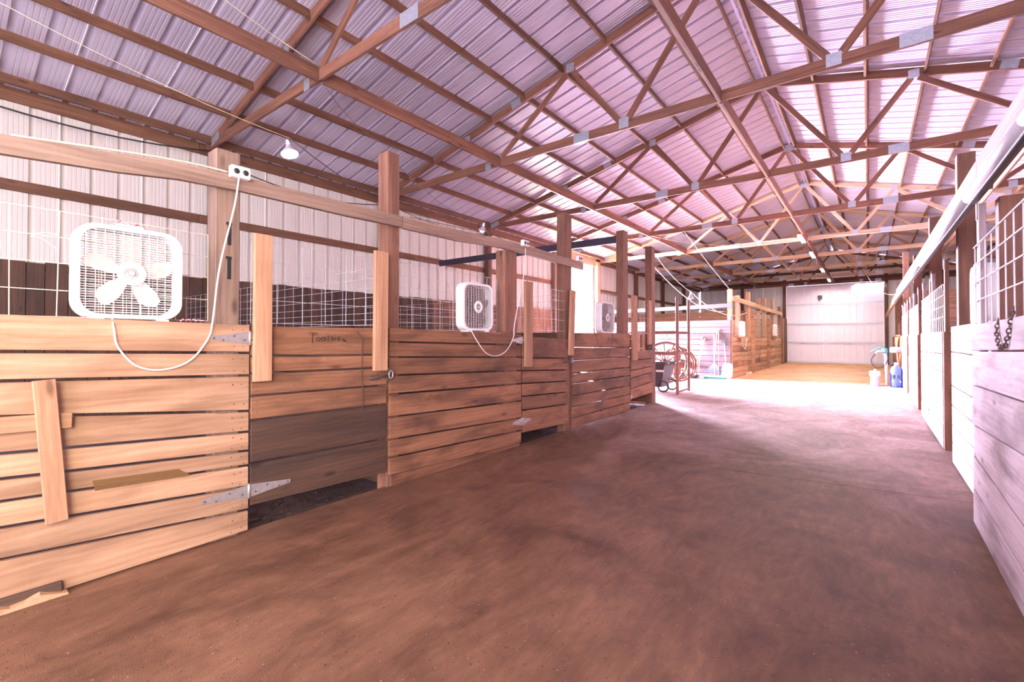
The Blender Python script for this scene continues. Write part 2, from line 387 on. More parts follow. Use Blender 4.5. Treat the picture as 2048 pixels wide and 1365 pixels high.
# ------------------------------------------------------------------ TRUSSES
def truss(n, y, mat, label):
    t = empty('roof_truss', (CX, y, 4.45), label, 'truss', 'wooden roof trusses')
    yc = y+.019
    def P(l, z): return (CX+l, yc, z)
    def mem(name, a, b, w, mt=mat, tt=.038): return plank(name, P(*a), P(*b), w, tt, mt, t)
    mem('bottom_chord', (-7.12, 4.515), (-2.0, 4.515), .14); mem('bottom_chord', (-1.998, 4.515), (2.0, 4.515), .14); mem('bottom_chord', (2.002, 4.515), (7.12, 4.515), .14)
    for s in (-1, 1):
        mem('top_chord', (s*.01, 6.2775), (s*3.29, 6.28-.8225), .14); mem('top_chord', (s*3.292, 6.28-.823), (s*6.9, 6.28-1.725), .14)
        mem('web', (s*1.22, 4.60), (s*.06, 6.17), .089, tt=.037)
        mem('web', (s*1.36, 4.60), (s*2.17, 5.65), .089, tt=.037)
        mem('web', (s*3.62, 4.60), (s*2.26, 5.63), .089, tt=.037)
        mem('web', (s*3.78, 4.60), (s*4.46, 5.09), .089, tt=.037)
        for l, z, w, h in ((1.285, 4.545, .15, .15), (2.0, 4.52, .27, .15), (2.2, 5.70, .14, .14), (3.29, 5.46, .2, .13), (3.93, 4.49, .13, .15), (4.45, 5.13, .13, .12), (6.75, 4.56, .3, .12)):
            for yy in (yc-.021, yc+.021):
                if yy > yc and l not in (2.0,): continue
                link(bpy.data.objects.new('gusset_plate', box_me(w, .003, h, 'galv')), Matrix.Translation((CX+s*l, yy, z)) @ Matrix.Rotation(s*(slope if l in (3.29, 6.75) else 0), 4, 'Y'), t)
    link(bpy.data.objects.new('gusset_plate', box_me(.24, .003, .17, 'galv')), Matrix.Translation((CX, yc-.021, 6.22)), t)
    return t
ORD = {1: 'nearest wooden roof truss, brown chord climbing across the upper left of the picture', 2: 'second brown roof truss from the camera, its heel above the first tall stall post',
       3: 'third brown roof truss, heel meeting the wall beside the lit bulb', 4: 'fourth roof truss, just before the bright side opening',
       5: 'fifth roof truss of lumber painted pale as daylit, resting on the white post of the side opening', 6: 'sixth roof truss of daylit pale lumber, above the near edge of the far stalls',
       7: 'seventh roof truss of daylit pale lumber, second behind the side opening', 8: 'last free hanging pale roof truss before the back wall', 9: 'brown truss built against the back gable wall'}
for n in range(1, 10):
    truss(n, TY(n) if n < 9 else 31.45, 'truss' if n < 5 or n == 9 else 'truss_pale', ORD[n])
# longitudinal braces
def brace(x, label, z=4.50):
    b = empty('roof_brace', (x, TY(1), z), label, 'brace', 'long braces tying the trusses together')
    ysb = [YF]+[TY(n) for n in range(1, 9)]+[31.45]
    for a, c in zip(ysb[:-1], ysb[1:]):
        plank('brace_board', (x, a+.045, z), (x, c-.002, z), .14, .038, 'truss', b)
        plank('brace_flange', (x-.045, a+.045, z+.09), (x-.045, c-.002, z+.09), .038, .12, 'truss', b)
    return b
brace(-5.24, 'long brace over the left stalls, running below the left roof slope')
brace(-1.52, 'long brace along the middle of the barn under the ridge')
brace(2.08, 'long brace over the right stalls')
# lumber stamp on near brace
st = []
def stroke(x0, z0, x1, z1): st.append(((-5.219, 1.62-x0, 4.50+z0), (-5.219, 1.62-x1, 4.50+z1), .004))
# ------------------------------------------------------------------ WALLS
wl = empty('wall_left', (XL, 13, 0), kind='structure')
OPY0, OPY1, OPZ = 13.84, 16.86, 4.26
wmL = sheet_mesh('wall_panel', 4.62, 'metal_wall'); wmS = sheet_mesh('wall_panel', 4.62-OPZ, 'metal_wall')
k = 0; y = YF
while y < YB:
    inside = y+.9144 > OPY0+.3 and y < OPY1-.3
    me = wmS if inside else wmL
    m = Matrix((Vector((0, 1, 0)), Vector((-1, 0, 0)), Vector((0, 0, 1)))).transposed().to_4x4(); m.translation = Vector((XL-.06, y, OPZ if inside else 0))
    link(bpy.data.objects.new('wall_panel', me), m, wl); y += .9144
for a, b in ((YF, OPY0-.15), (OPY1+.15, YB)):
    for z, h in ((3.32, .14), (4.50, .20), (2.28, .10), (1.2, .14)):
        yy = a
        while yy < b-.05:
            y2 = min(yy+3.577, b); plank('girt', (XL-.038, yy+.003, z), (XL-.038, y2-.003, z), h, .038, 'purlin', wl); yy = y2
plank('opening_header', (XL-.02, OPY0, 4.43), (XL-.02, OPY1+.1, 4.43), .34, .05, 'truss_pale', wl)
for n in list(range(0, 9)):
    if n == 5: continue
    if n == 4:
        plank('wall_post', (XL+.05, 13.72, 0), (XL+.05, 13.72, 4.45), .15, .14, 'post', wl, up=(0, 1, 0)); continue
    yy = TY(n)+.11; plank('wall_post', (XL+.05, yy, 0), (XL+.05, yy, 4.5), .14, .14, 'truss_dark', wl, up=(0, 1, 0))
plank('wall_post', (XL+.05, 16.97, 0), (XL+.05, 16.97, 4.45), .22, .14, 'truss_pale', wl, up=(0, 1, 0))
plank('track_pipe', (XL+.1, 16.45, 2.0), (XL+.1, 16.45, 4.26), .06, .06, 'steel', wl, up=(0, 1, 0))
# vertical wainscot boards on outer wall
yy = YF+.1
while yy < 13.5:
    w = random.uniform(.17, .24); plank('wainscot_board', (XL+.02, yy+w/2, 0), (XL+.02, yy+w/2, 2.34+random.uniform(-.01, .01)), w-.008, .025, 'board_dark' if yy < 8 else 'board', wl, up=(0, 1, 0), c=0); yy += w
while yy < 17.2: yy += .2
while yy < YB-.1:
    w = random.uniform(.19, .26); plank('wainscot_board', (XL+.02, yy+w/2, 0), (XL+.02, yy+w/2, 2.3), w-.008, .025, 'board', wl, up=(0, 1, 0), c=0); yy += w
wr = empty('wall_right', (XR, 13, 0), kind='structure')
for k in range(npan):
    m = Matrix((Vector((0, 1, 0)), Vector((1, 0, 0)), Vector((0, 0, 1)))).transposed().to_4x4(); m.translation = Vector((XR+.06, YF+k*.9144, 0))
    link(bpy.data.objects.new('wall_panel', wmL), m, wr)
z = .02
while z < 2.6:
    for a in range(10):
        y0 = YF+.1+a*3.577; plank('wall_board', (XR-.02, y0+.003, z+.09), (XR-.02, min(y0+3.572, YB), z+.09), .172, .025, 'board_orange', wr, c=0)
    z += .18
for z in (3.3, 4.5): plank('girt', (XR+.02, YF, z), (XR+.02, YB, z), .14, .038, 'purlin', wr)
for n in range(0, 9): plank('wall_post', (XR-.08, TY(n)+.11, 0), (XR-.08, TY(n)+.11, 4.5), .14, .12, 'truss_dark', wr, up=(0, 1, 0))
# back wall
wb = empty('wall_back', (CX, YB, 0), kind='structure')
DX0, DX1, DZ = -3.80, .63, 4.42
for k in range(16):
    x = XL+k*.9144; xm = x+.457; htop = roofz(abs(xm-CX)+.4)+.1; z0 = 0
    if x+.9144 > DX0+.4 and x < DX1-.4: z0 = DZ
    me = sheet_mesh('wall_panel', htop-z0, 'metal_wall')
    m = Matrix((Vector((1, 0, 0)), Vector((0, 1, 0)), Vector((0, 0, 1)))).transposed().to_4x4(); m.translation = Vector((x, YB+.05, z0))
    link(bpy.data.objects.new('wall_panel', me), m, wb)
plank('door_header', (XL, 31.52, 4.62), (XR, 31.52, 4.62), .30, .04, 'truss_dark', wb)
plank('girt', (XL, YB, 2.9), (DX0, YB, 2.9), .14, .038, 'purlin', wb); plank('girt', (XL, YB, 1.5), (DX0, YB, 1.5), .14, .038, 'purlin', wb)
plank('girt', (XL, YB, 5.2), (XR, YB, 5.2), .14, .03, 'purlin', wb)
for x in (DX0-.27, DX1+.27): plank('filler_panel', (x, 31.6, 0), (x, 31.6, 4.6), .55, .02, 'metal_wall', wb, up=(1, 0, 0))
for x in (DX0-.12, DX1+.12, -6.2, 3.0): plank('wall_post', (x, 31.52, 0), (x, 31.52, 4.9), .16, .14, 'truss_dark', wb, up=(1, 0, 0))
# sliding end door
dr = empty('door_1', (CX, 31.5, 0), kind='structure')
k = 0; x = DX0; wdm = sheet_mesh('door_panel', DZ-.005, 'metal_door')
nd = 5; sc = (DX1-DX0)/(nd*.9144)
for k in range(nd):
    m = Matrix((Vector((1, 0, 0)), Vector((0, 1, 0)), Vector((0, 0, 1)))).transposed().to_4x4(); m.translation = Vector((DX0+k*.9144*sc, 31.49, .002))
    o = link(bpy.data.objects.new('door_panel', wdm), m @ Matrix.Scale(sc, 4, (1, 0, 0)), dr)
for z in (.05, 1.16, 2.22, 3.34, 4.38): plank('door_rail', (DX0, 31.45, z), (DX1, 31.45, z), .08, .04, 'wire', dr)
for x in (DX0+.02, DX1-.02): plank('door_stile', (x, 31.46, .004), (x, 31.46, DZ), .05, .04, 'fan_white', dr, up=(1, 0, 0))
hk = empty('door_latch', (-2.2, 31.4, 3.68), 'small black latch box with hook high on the white end door', 'latch')
plank('latch_box', (-2.28, 31.43, 3.72), (-2.08, 31.43, 3.72), .2, .06, 'black', hk); plank('latch_hook', (-2.2, 31.43, 3.5), (-2.2, 31.43, 3.62), .08, .05, 'black', hk, up=(1, 0, 0))
# front wall (behind the camera) with open doorway
wf = empty('wall_front', (CX, YF, 0), kind='structure')
for k in range(16):
    x = XL+k*.9144; xm = x+.457; htop = roofz(abs(xm-CX)+.4)+.1; z0 = 4.3 if (x+.9144 > -3.4 and x < .8) else 0
    m = Matrix((Vector((1, 0, 0)), Vector((0, -1, 0)), Vector((0, 0, 1)))).transposed().to_4x4(); m.translation = Vector((x, YF-.02, z0))
    link(bpy.data.objects.new('wall_panel', sheet_mesh('wall_panel', htop-z0, 'metal_wall')), m, wf)
# ------------------------------------------------------------------ LEFT STALL FRONTS
def gap(z, s, g=.005): return z+s*g
def boards(parent, y0, y1, joints, mats, X=LX, t=.028, g=.0085, name='board'):
    """joints: list of (z at y0, z at y1) from the top down"""
    nails = []
    for i in range(len(joints)-1):
        (a1, b1), (a0, b0) = joints[i], joints[i+1]
        mt = mats[i % len(mats)] if isinstance(mats, (list, tuple)) else mats
        A = (X(y0)-t/2+random.uniform(-.003, .003), y0); B = (X(y1)-t/2+random.uniform(-.003, .003), y1)
        board(name, A, B, (a0+g, a1-g), (b0+g, b1-g), t, mt, parent, c=.0025)
        if y1 < 11:
            for (yy, za, zb) in ((y0+.045, a0, a1), (y1-.045, b0, b1), (y1-.10, b0, b1), ((y0+y1)/2, (a0+b0)/2, (a1+b1)/2)):
                for fz in (.25, .75): nails.append((X(yy)+.0035, yy+random.uniform(-.012, .012), za+(zb-za)*fz+random.uniform(-.01, .01)))
    if nails:
        o = bars('nail_heads', [((x-.004, y, z), (x, y, z), .0038) for x, y, z in nails], 'rust', parent, 6); o['kind'] = 'stuff'
def mesh_panel(parent, y0, y1, zs, X, pitch=.185, r=.0025, mat='wire', wob=.004):
    segs = []
    n = max(1, round((y1-y0)/pitch)); zt = zs[-1]
    for z in zs:
        segs.append(((X(y0), y0, z+random.uniform(-wob, wob)), (X(y1), y1, z+random.uniform(-wob, wob)), r))
    for k in range(n+1):
        y = y0+(y1-y0)*k/n; j = random.uniform(-wob, wob)
        segs.append(((X(y)+.004, y+j, zs[0]), (X(y)+.004, y-j, zt), r))
    return bars('wire_mesh', segs, mat, parent)
def xmesh(parent, x0, x1, Y, zs, pitch=.19, r=.0025, mat='wire'):
    segs = [((x0, Y, z), (x1, Y, z), r) for z in zs]; n = round((x1-x0)/pitch)
    segs += [((x0+(x1-x0)*k/n, Y+.004, zs[0]), (x0+(x1-x0)*k/n, Y+.004, zs[-1]), r) for k in range(n+1)]
    return bars('wire_mesh', segs, mat, parent)
ZS = [1.44, 1.50, 1.57, 1.65, 1.74, 1.84, 1.93, 2.02]
ZF = [1.445, 1.589, 1.732, 1.876, 2.018]
LM = lambda y: LX(y)-.13
# section 1 (near left)
s1 = empty('stall_wall', (LX(.4), .4, 0), 'pale sunlit board wall of the nearest left stall, below the big box fan', 'stall wall', 'left stall walls')  # low board wall of the stall front
J1 = [(1.452, 1.428), (1.262, 1.229), (1.118, 1.074), (.945, .830), (.765, .688), (.642, .559), (.532, .458), (.405, .315), (.25, .157), (.0, .01)]
y0 = -1.6
def ext(j): # joints measured at y=.27 and 1.43, extended back to y0
    a, b = j; s = (b-a)/(1.43-.27); return (a+s*(y0-.27), b)
boards(s1, y0, 1.428, [ext(j) for j in J1], ['board_pale']*9)
plank('top_rail', (LX(y0)-.075, y0, 1.405), (LX(1.2)-.075, 1.20, 1.405), .038, .09, 'batten', s1)
mesh_panel(s1, -1.5, 1.215, ZF, LM, .181, .003, 'wire_tan')
plank('end_trim', (LX(.4)+.008, -.3, .03), (LX(.4)+.012, .50, .035), .06, .03, 'board_dark', s1)
def hinge(parent, y, z, s0, s1, tilt=0, X=LX, L=.27):
    """strap hinge: triangular straps each side of the knuckle"""
    for s, w in ((-1, s0), (1, s1)):
        if not w: continue
        for q in (.15, .42, .70, .93):
            yy_ = y+s*w*q; tube('screw', [(X(yy_)+.004, yy_, z+(.014 if q < .8 else 0)*(-1)**int(q*10)), (X(yy_)+.0085, yy_, z+(.014 if q < .8 else 0)*(-1)**int(q*10))], .006, 'rust', parent, 6)
        poly = [(0, -.045), (s*w, -.012), (s*w, .012), (0, .045)]
        if s > 0: poly = poly[::-1]
        m = Matrix((Vector((-.02, 1, 0)).normalized(), Vector((0, 0, 1)), Vector((1, .02, 0)).normalized())).transposed().to_4x4()
        m.translation = Vector((X(y)+.002, y, z)); prism('hinge_strap', poly, .004, 'steel', parent, m @ Matrix.Rotation(tilt, 4, 'Z'))
    tube('hinge_pin', [(X(y)+.008, y, z-.05), (X(y)+.008, y, z+.05)], .008, 'steel', parent, 8)
stn = bars('stain_mark', [((LX(.62)+.0004, .62+.002*k, .548-.010*k), (LX(1.0)+.0004, 1.02+.012*k, .522-.009*k), .0052) for k in range(6)], 'stain', s1)
stn['kind'] = 'stuff'
# door 1
def door(y0, y1, J, mats, label, stiles, h=None, mesh=True):
    d = empty('stall_door', (LX(y0), y0, 0), label, 'stall door', 'left stall doors')
    boards(d, y0+.01, y1-.01, J, mats)
    for (a, b, z0, z1, t0) in stiles:
        tl = t0
        plank('stile', (LX(a)+.021, (a+b)/2-tl, z0), (LX(a)+.021, (a+b)/2+tl, z1), b-a, .038, 'batten', d, up=(0, 1, 0))
    if mesh: mesh_panel(d, y0+.02, y1-.02, ZS[0:1]+[1.6, 1.75, 1.88, 2.02], lambda y: LX(y)-.04, .19, .0025)
    return d
d1 = door(1.432, 2.60, [(1.421, 1.427), (1.205, 1.186), (1.087, 1.072), (.931, .917), (.764, .75), (.468, .442), (.173, .139)],
     ['board', 'board', 'board', 'board', 'board_grey', 'board_grey'], 'first left stall door, board marked Tootsie on top and two grey stained boards below',
     [(1.445, 1.565, 1.03, 2.055, .0), (2.44, 2.575, 1.05, 2.09, .003)])
hinge(d1, 1.430, 1.33, .24, .08); hinge(d1, 1.430, .285, .29, .29, .0)
def latch(parent, y, z, X=LX):
    tube('latch_bolt', [(X(y)+.015, y-.17, z-.005), (X(y)+.02, y+.04, z+.015)], .009, 'rust', parent, 8)
    plank('latch_plate', (X(y)+.004, y-.14, z), (X(y)+.004, y-.04, z), .05, .006, 'rust', parent)
    tube('latch_ring', [(X(y)+.03, y+.055+.022*math.cos(a), z+.02+.035*math.sin(a)) for a in [i*PI/6 for i in range(12)]], .006, 'steel', parent, 6, True)
    plank('keeper', (X(y)+.004, y+.055, z-.04), (X(y)+.004, y+.055, z+.08), .05, .008, 'rust', parent, up=(0, 1, 0))
latch(d1, 2.56, .99)
def chain(name, pts, mat, label, lk=.018, r=.0028):
    """links strung along a polyline"""
    root = empty(name, pts[0], label, 'chain')
    P = [Vector(p) for p in pts]; acc = 0; dist = [0]
    for a, b in zip(P[:-1], P[1:]): dist.append(dist[-1]+(b-a).length)
    n = int(dist[-1]/(lk*1.45)); 
    for i in range(n+1):
        s = dist[-1]*i/n; j = 0
        while j < len(P)-2 and dist[j+1] < s: j += 1
        f = (s-dist[j])/max(1e-6, dist[j+1]-dist[j]); c = P[j].lerp(P[j+1], min(1, f)); d = (P[j+1]-P[j]).normalized()
        u = Vector((1, 0, 0)) if i % 2 else Vector((0, 1, 0)); u = (u-d*u.dot(d)).normalized()
        tube('chain_link', [c+d*(lk*.95)*math.cos(a)+u*(lk*.5)*math.sin(a) for a in [k*PI/4 for k in range(8)]], r, mat, root, 5, True)
    return root
chain('chain', [(LX(2.3)+.012, 2.285, 1.38), (LX(2.3)+.014, 2.33, 1.33), (LX(2.3)+.012, 2.325, 1.1), (LX(2.3)+.012, 2.335, .86), (LX(2.3)+.014, 2.33, .72)], 'rust', 'thin rusty chain hanging down the Tootsie door', .011, .0018)
# lettering TOOTSIE scratched in marker
def writing(parent, strokes, y0, z0, s, X, mat='black_mark', r=.0022, name='lettering'):
    segs = []
    for st_ in strokes:
        for (a, b), (c, d) in zip(st_[:-1], st_[1:]): segs.append(((X(y0)+.0016, y0+a*s, z0+b*s), (X(y0)+.0016, y0+c*s, z0+d*s), r))
    return bars(name, segs, mat, parent)
def oval(cx, cy, rx, ry): return [(cx+rx*math.cos(t*PI/4), cy+ry*math.sin(t*PI/4)) for t in range(9)]
T_ = [[(-.45, 1.55), (.9, 1.5)], [(.12, 1.5), (.02, .75), (.08, 0)], oval(.95, .62, .3, .3), oval(1.75, .65, .32, .3), [(2.2, 1.02), (3.0, 1.08)], [(2.6, 1.05), (2.55, .3)],
      [(3.4, 1.0), (3.15, .85), (3.2, .68), (3.4, .55), (3.3, .35), (3.05, .35)], [(3.75, .9), (3.72, .35)], [(3.7, 1.15), (3.9, 1.12)], [(4.65, 1.0), (4.2, .98), (4.2, .35), (4.7, .35)], [(4.2, .68), (4.6, .68)], [(5.05, .75), (5.1, .25), (5.25, .5), (5.4, .2), (5.6, .4)]]
writing(d1, T_, 1.885, 1.292, .052, lambda y: LX(y)+.0015)
writing(d1, [oval(.3, .3, .25, .2), [(.7, .1), (.9, .6), (1.1, .1)], oval(1.5, .4, .25, .2), [(2.2, .2), (2.3, .6), (2.6, .6), (2.4, .4), (2.8, .1), (3.1, .5), (3.6, .35)]], 1.60, .955, .06, LX, 'post', .0012, 'faded_writing')
# section 2
s2 = empty('stall_wall', (LX(3.6), 3.6, 0), 'red brown board wall of the second left stall, below the middle box fan', 'stall wall', 'left stall walls')
boards(s2, 2.625, 4.66, [(1.434, 1.393), (1.301, 1.253), (1.163, 1.101), (.999, .935), (.83, .77), (.626, .555), (.423, .345), (.263, .19), (.1, .03)], ['board'])
board('board', (LX(2.66)-.03, 2.66), (LX(4.66)-.03, 4.66), (-.01, .10), (0, .035), .02, 'board', s2)
plank('top_rail', (LX(2.8)-.075, 2.8, 1.385), (LX(4.3)-.075, 4.3, 1.385), .038, .09, 'batten', s2)
mesh_panel(s2, 2.80, 4.33, [1.42, 1.49, 1.56, 1.64, 1.72, 1.82, 1.93, 2.05], LM, .19, .003)
d2 = door(4.68, 5.84, [(1.365, 1.335), (1.093, 1.048), (.931, .881), (.769, .72), (.608, .56), (.434, .386), (.148, .103)], ['board', 'board', 'board', 'board'],
     'second left stall door with bowed top board, between the middle and the third fan', [(4.71, 4.86, .975, 2.055, 0), (5.85, 5.97, 1.09, 2.04, .03)])
hinge(d2, 4.667, 1.31, .2, .05); hinge(d2, 4.667, .30, .2, .2); latch(d2, 5.86, 1.0)
s3 = empty('stall_wall', (LX(7), 7, 0), 'stained board wall of the third left stall, below the fan beside the side opening', 'stall wall', 'left stall walls')
boards(s3, 5.965, 8.14, [(1.428, 1.446), (1.207, 1.179), (1.016, 1.004), (.818, .811), (.671, .654), (.488, .47), (.327, .305), (.158, .168), (.01, .02)], ['board'])
plank('top_rail', (LX(6.1)-.075, 6.05, 1.395), (LX(7.8)-.075, 7.8, 1.395), .038, .09, 'batten', s3)
mesh_panel(s3, 6.02, 7.85, [1.44, 1.49, 1.56, 1.64, 1.74, 1.86, 2.0, 2.13], LM, .19, .003)
d3 = door(8.17, 9.36, [(1.12, 1.12), (.93, .935), (.74, .772), (.6, .649), (.405, .454), (.201, .228)], ['board'],
     'third left stall door with short upright slats, beside the leaning corner post', [(8.2, 8.42, .93, 2.15, 0), (9.03, 9.2, 1.22, 2.11, .01)])
for yy in (8.58, 8.85): plank('slat', (LX(yy)-.01, yy, 1.10), (LX(yy)-.01, yy, 1.44), .14, .025, 'batten', d3, up=(0, 1, 0))
plank('upper_rail', (LX(8.2)-.03, 8.2, 1.45), (LX(9.3)-.03, 9.3, 1.45), .03, .03, 'steel', d3)
hinge(d3, 8.165, .25, 0, .1); latch(d3, 9.25, 1.16)
# cleat assembly on section 1
cl = empty('latch_cleat', (LX(.42)+.02, .42, .4), 'upright wooden cleat nailed over the pale boards at far left', 'cleat')
plank('cleat_board', (LX(.42)+.045, .475, .385), (LX(.42)+.045, .42, 1.115), .085, .03, 'batten', cl, up=(0, 1, 0))
plank('slide_board', (LX(.2)+.016, -.1, .915), (LX(.2)+.016, .53, .897), .08, .03, 'batten', cl)
bk = tag(mesh_obj('broken_board', [], [], 'board_pale'), 'splintered end of rotten board at the foot of the pale wall', 'board'); bpy.data.objects.remove(bk)
vs = []; n = 14
for i in range(n+1):
    y = -.2+.72*i/n; top = .052+.02*math.sin(i*1.7)-.025*(i/n)**3+random.uniform(-.006, .003)
    if i == n: top = .012
    for x, z in ((LX(y)+.055, .001), (LX(y)+.05, top*.7), (LX(y)+.01, top), (LX(y)+.003, .001)): vs.append((x, y, z))
fs = [(i*4+k, i*4+(k+1) % 4, i*4+4+(k+1) % 4, i*4+4+k) for i in range(n) for k in range(4)]+[(0, 3, 2, 1), (n*4, n*4+1, n*4+2, n*4+3)]
tag(mesh_obj('broken_board', vs, fs, 'board_orange'), 'splintered rotten board lying along the foot of the pale left wall', 'board')
# posts
def post(y0, y1, x, zt, label, mat='post', d=.14, group='posts along the left stalls', name='stall_post'):
    o = plank(name, (x-d/2, (y0+y1)/2, -.05), (x-d/2, (y0+y1)/2, zt), y1-y0, d, mat, None, up=(0, 1, 0), c=.005)
    return tag(o, label, 'post', group)
p1 = post(1.225, 1.375, LX(1.3)-.03, 2.59, 'pale square post with two black marks and an outlet, right of the big fan')
p2 = post(2.62, 2.755, LX(2.7)-.03, 3.03, 'tall dark post between the first left stall door and the second stall wall', 'post_warm')
p3 = post(4.36, 4.60, LX(4.4)-.03, 2.40, 'short dark post under the long rail, right of the middle fan', 'post_warm')
p4 = post(5.80, 5.995, LX(5.8)-.03, 3.17, 'tall post lit blue beside the bright side opening', 'post_warm')
p5 = post(7.92, 8.13, LX(8)-.03, 3.32, 'tall post carrying the end of the dark crossbar', 'post_warm')
p6 = post(9.38, 9.58, LX(9.4)-.03, 3.26, 'corner post at the end of the left stalls, beside the side passage', 'post_warm')
for z in (2.03, 1.80):
    c = plank('ink_mark', (LX(1.3)-.0285, 1.308, z-.075), (LX(1.3)-.0285, 1.308, z+.065), .022, .002, 'black_mark', p1, up=(0, 1, 0), c=0)
    plank('ink_mark', (LX(1.3)-.0285, 1.305, z+.06), (LX(1.3)-.0285, 1.305, z+.078), .036, .002, 'black_mark', p1, up=(0, 1, 0), c=0)
# long weathered rail in front of posts (two warped lengths)
def warped(name, pts, w, t, mat, parent):
    """beam following a polyline of centre points; local coordinates keep x along it"""
    A = Vector(pts[0]); m = frame(pts[0], pts[-1]); inv = m.inverted(); vs = []; P = [inv @ Vector(p) for p in pts]
    for i, p in enumerate(P):
        ww = w*(1+.06*math.sin(i*2.3))
        for (b, c) in ((-t/2, -ww/2), (t/2, -ww/2), (t/2, ww/2), (-t/2, ww/2)): vs.append((p.x, p.y+b, p.z+c))
    n = len(P); fs = [(i*4+k, i*4+(k+1) % 4, i*4+4+(k+1) % 4, i*4+4+k) for i in range(n-1) for k in range(4)]+[(0, 3, 2, 1), ((n-1)*4, (n-1)*4+1, (n-1)*4+2, (n-1)*4+3)]
    return mesh_obj(name, vs, fs, mat, parent, m)
rb = empty('long_rail', (LX(2), 2, 2.3), 'long warped weathered rail nailed across the fronts of the left posts', 'rail')
def RLP(y, z): return (LX(y)+.0, y, z)
warped('rail_board', [RLP(-1.6, 2.20), RLP(-.5, 2.235), RLP(.27, 2.272), RLP(.7, 2.315), RLP(1.0, 2.355), RLP(1.35, 2.372), RLP(2.2, 2.385), RLP(2.75, 2.40)], .10, .04, 'beam', rb)
warped('rail_board', [RLP(2.76, 2.40), RLP(3.5, 2.41), RLP(4.2, 2.45), RLP(4.8, 2.455), RLP(6.28, 2.44)], .11, .04, 'beam', rb)
# dark crossbar at y = 8.2
cb = tag(plank('crossbar', (LX(8)-.17, 8.2, 3.225), (-8.62, 8.2, 3.25), .14, .04, 'navy'), 'dark painted crossbar from a tall left post back to the outer wall', 'beam')
# partitions between left stalls
def partition(y, label, top=1.43, xa=-8.62, xb=-3.56, mat='board_dark', mesh=True, name='stall_partition'):
    p = empty(name, ((xa+xb)/2, y, 0), label, 'partition', 'partitions between the stalls')
    z = .0
    while z < top-.05:
        h = min(.19, top-z); plank('board', (xa, y, z+h/2), (xb, y, z+h/2), h-.008, .03, mat, p); z += .19
    if mesh: xmesh(p, xa+.1, xb-.05, y, [1.46, 1.51, 1.57, 1.64, 1.72, 1.81, 1.9, 1.99], .2)
    return p
partition(2.66, 'board and wire partition between the first and second left stalls')
partition(5.93, 'board and wire partition between the second and third left stalls')
partition(9.47, 'board partition closing the left stalls towards the side passage', mat='board', xb=-3.6)
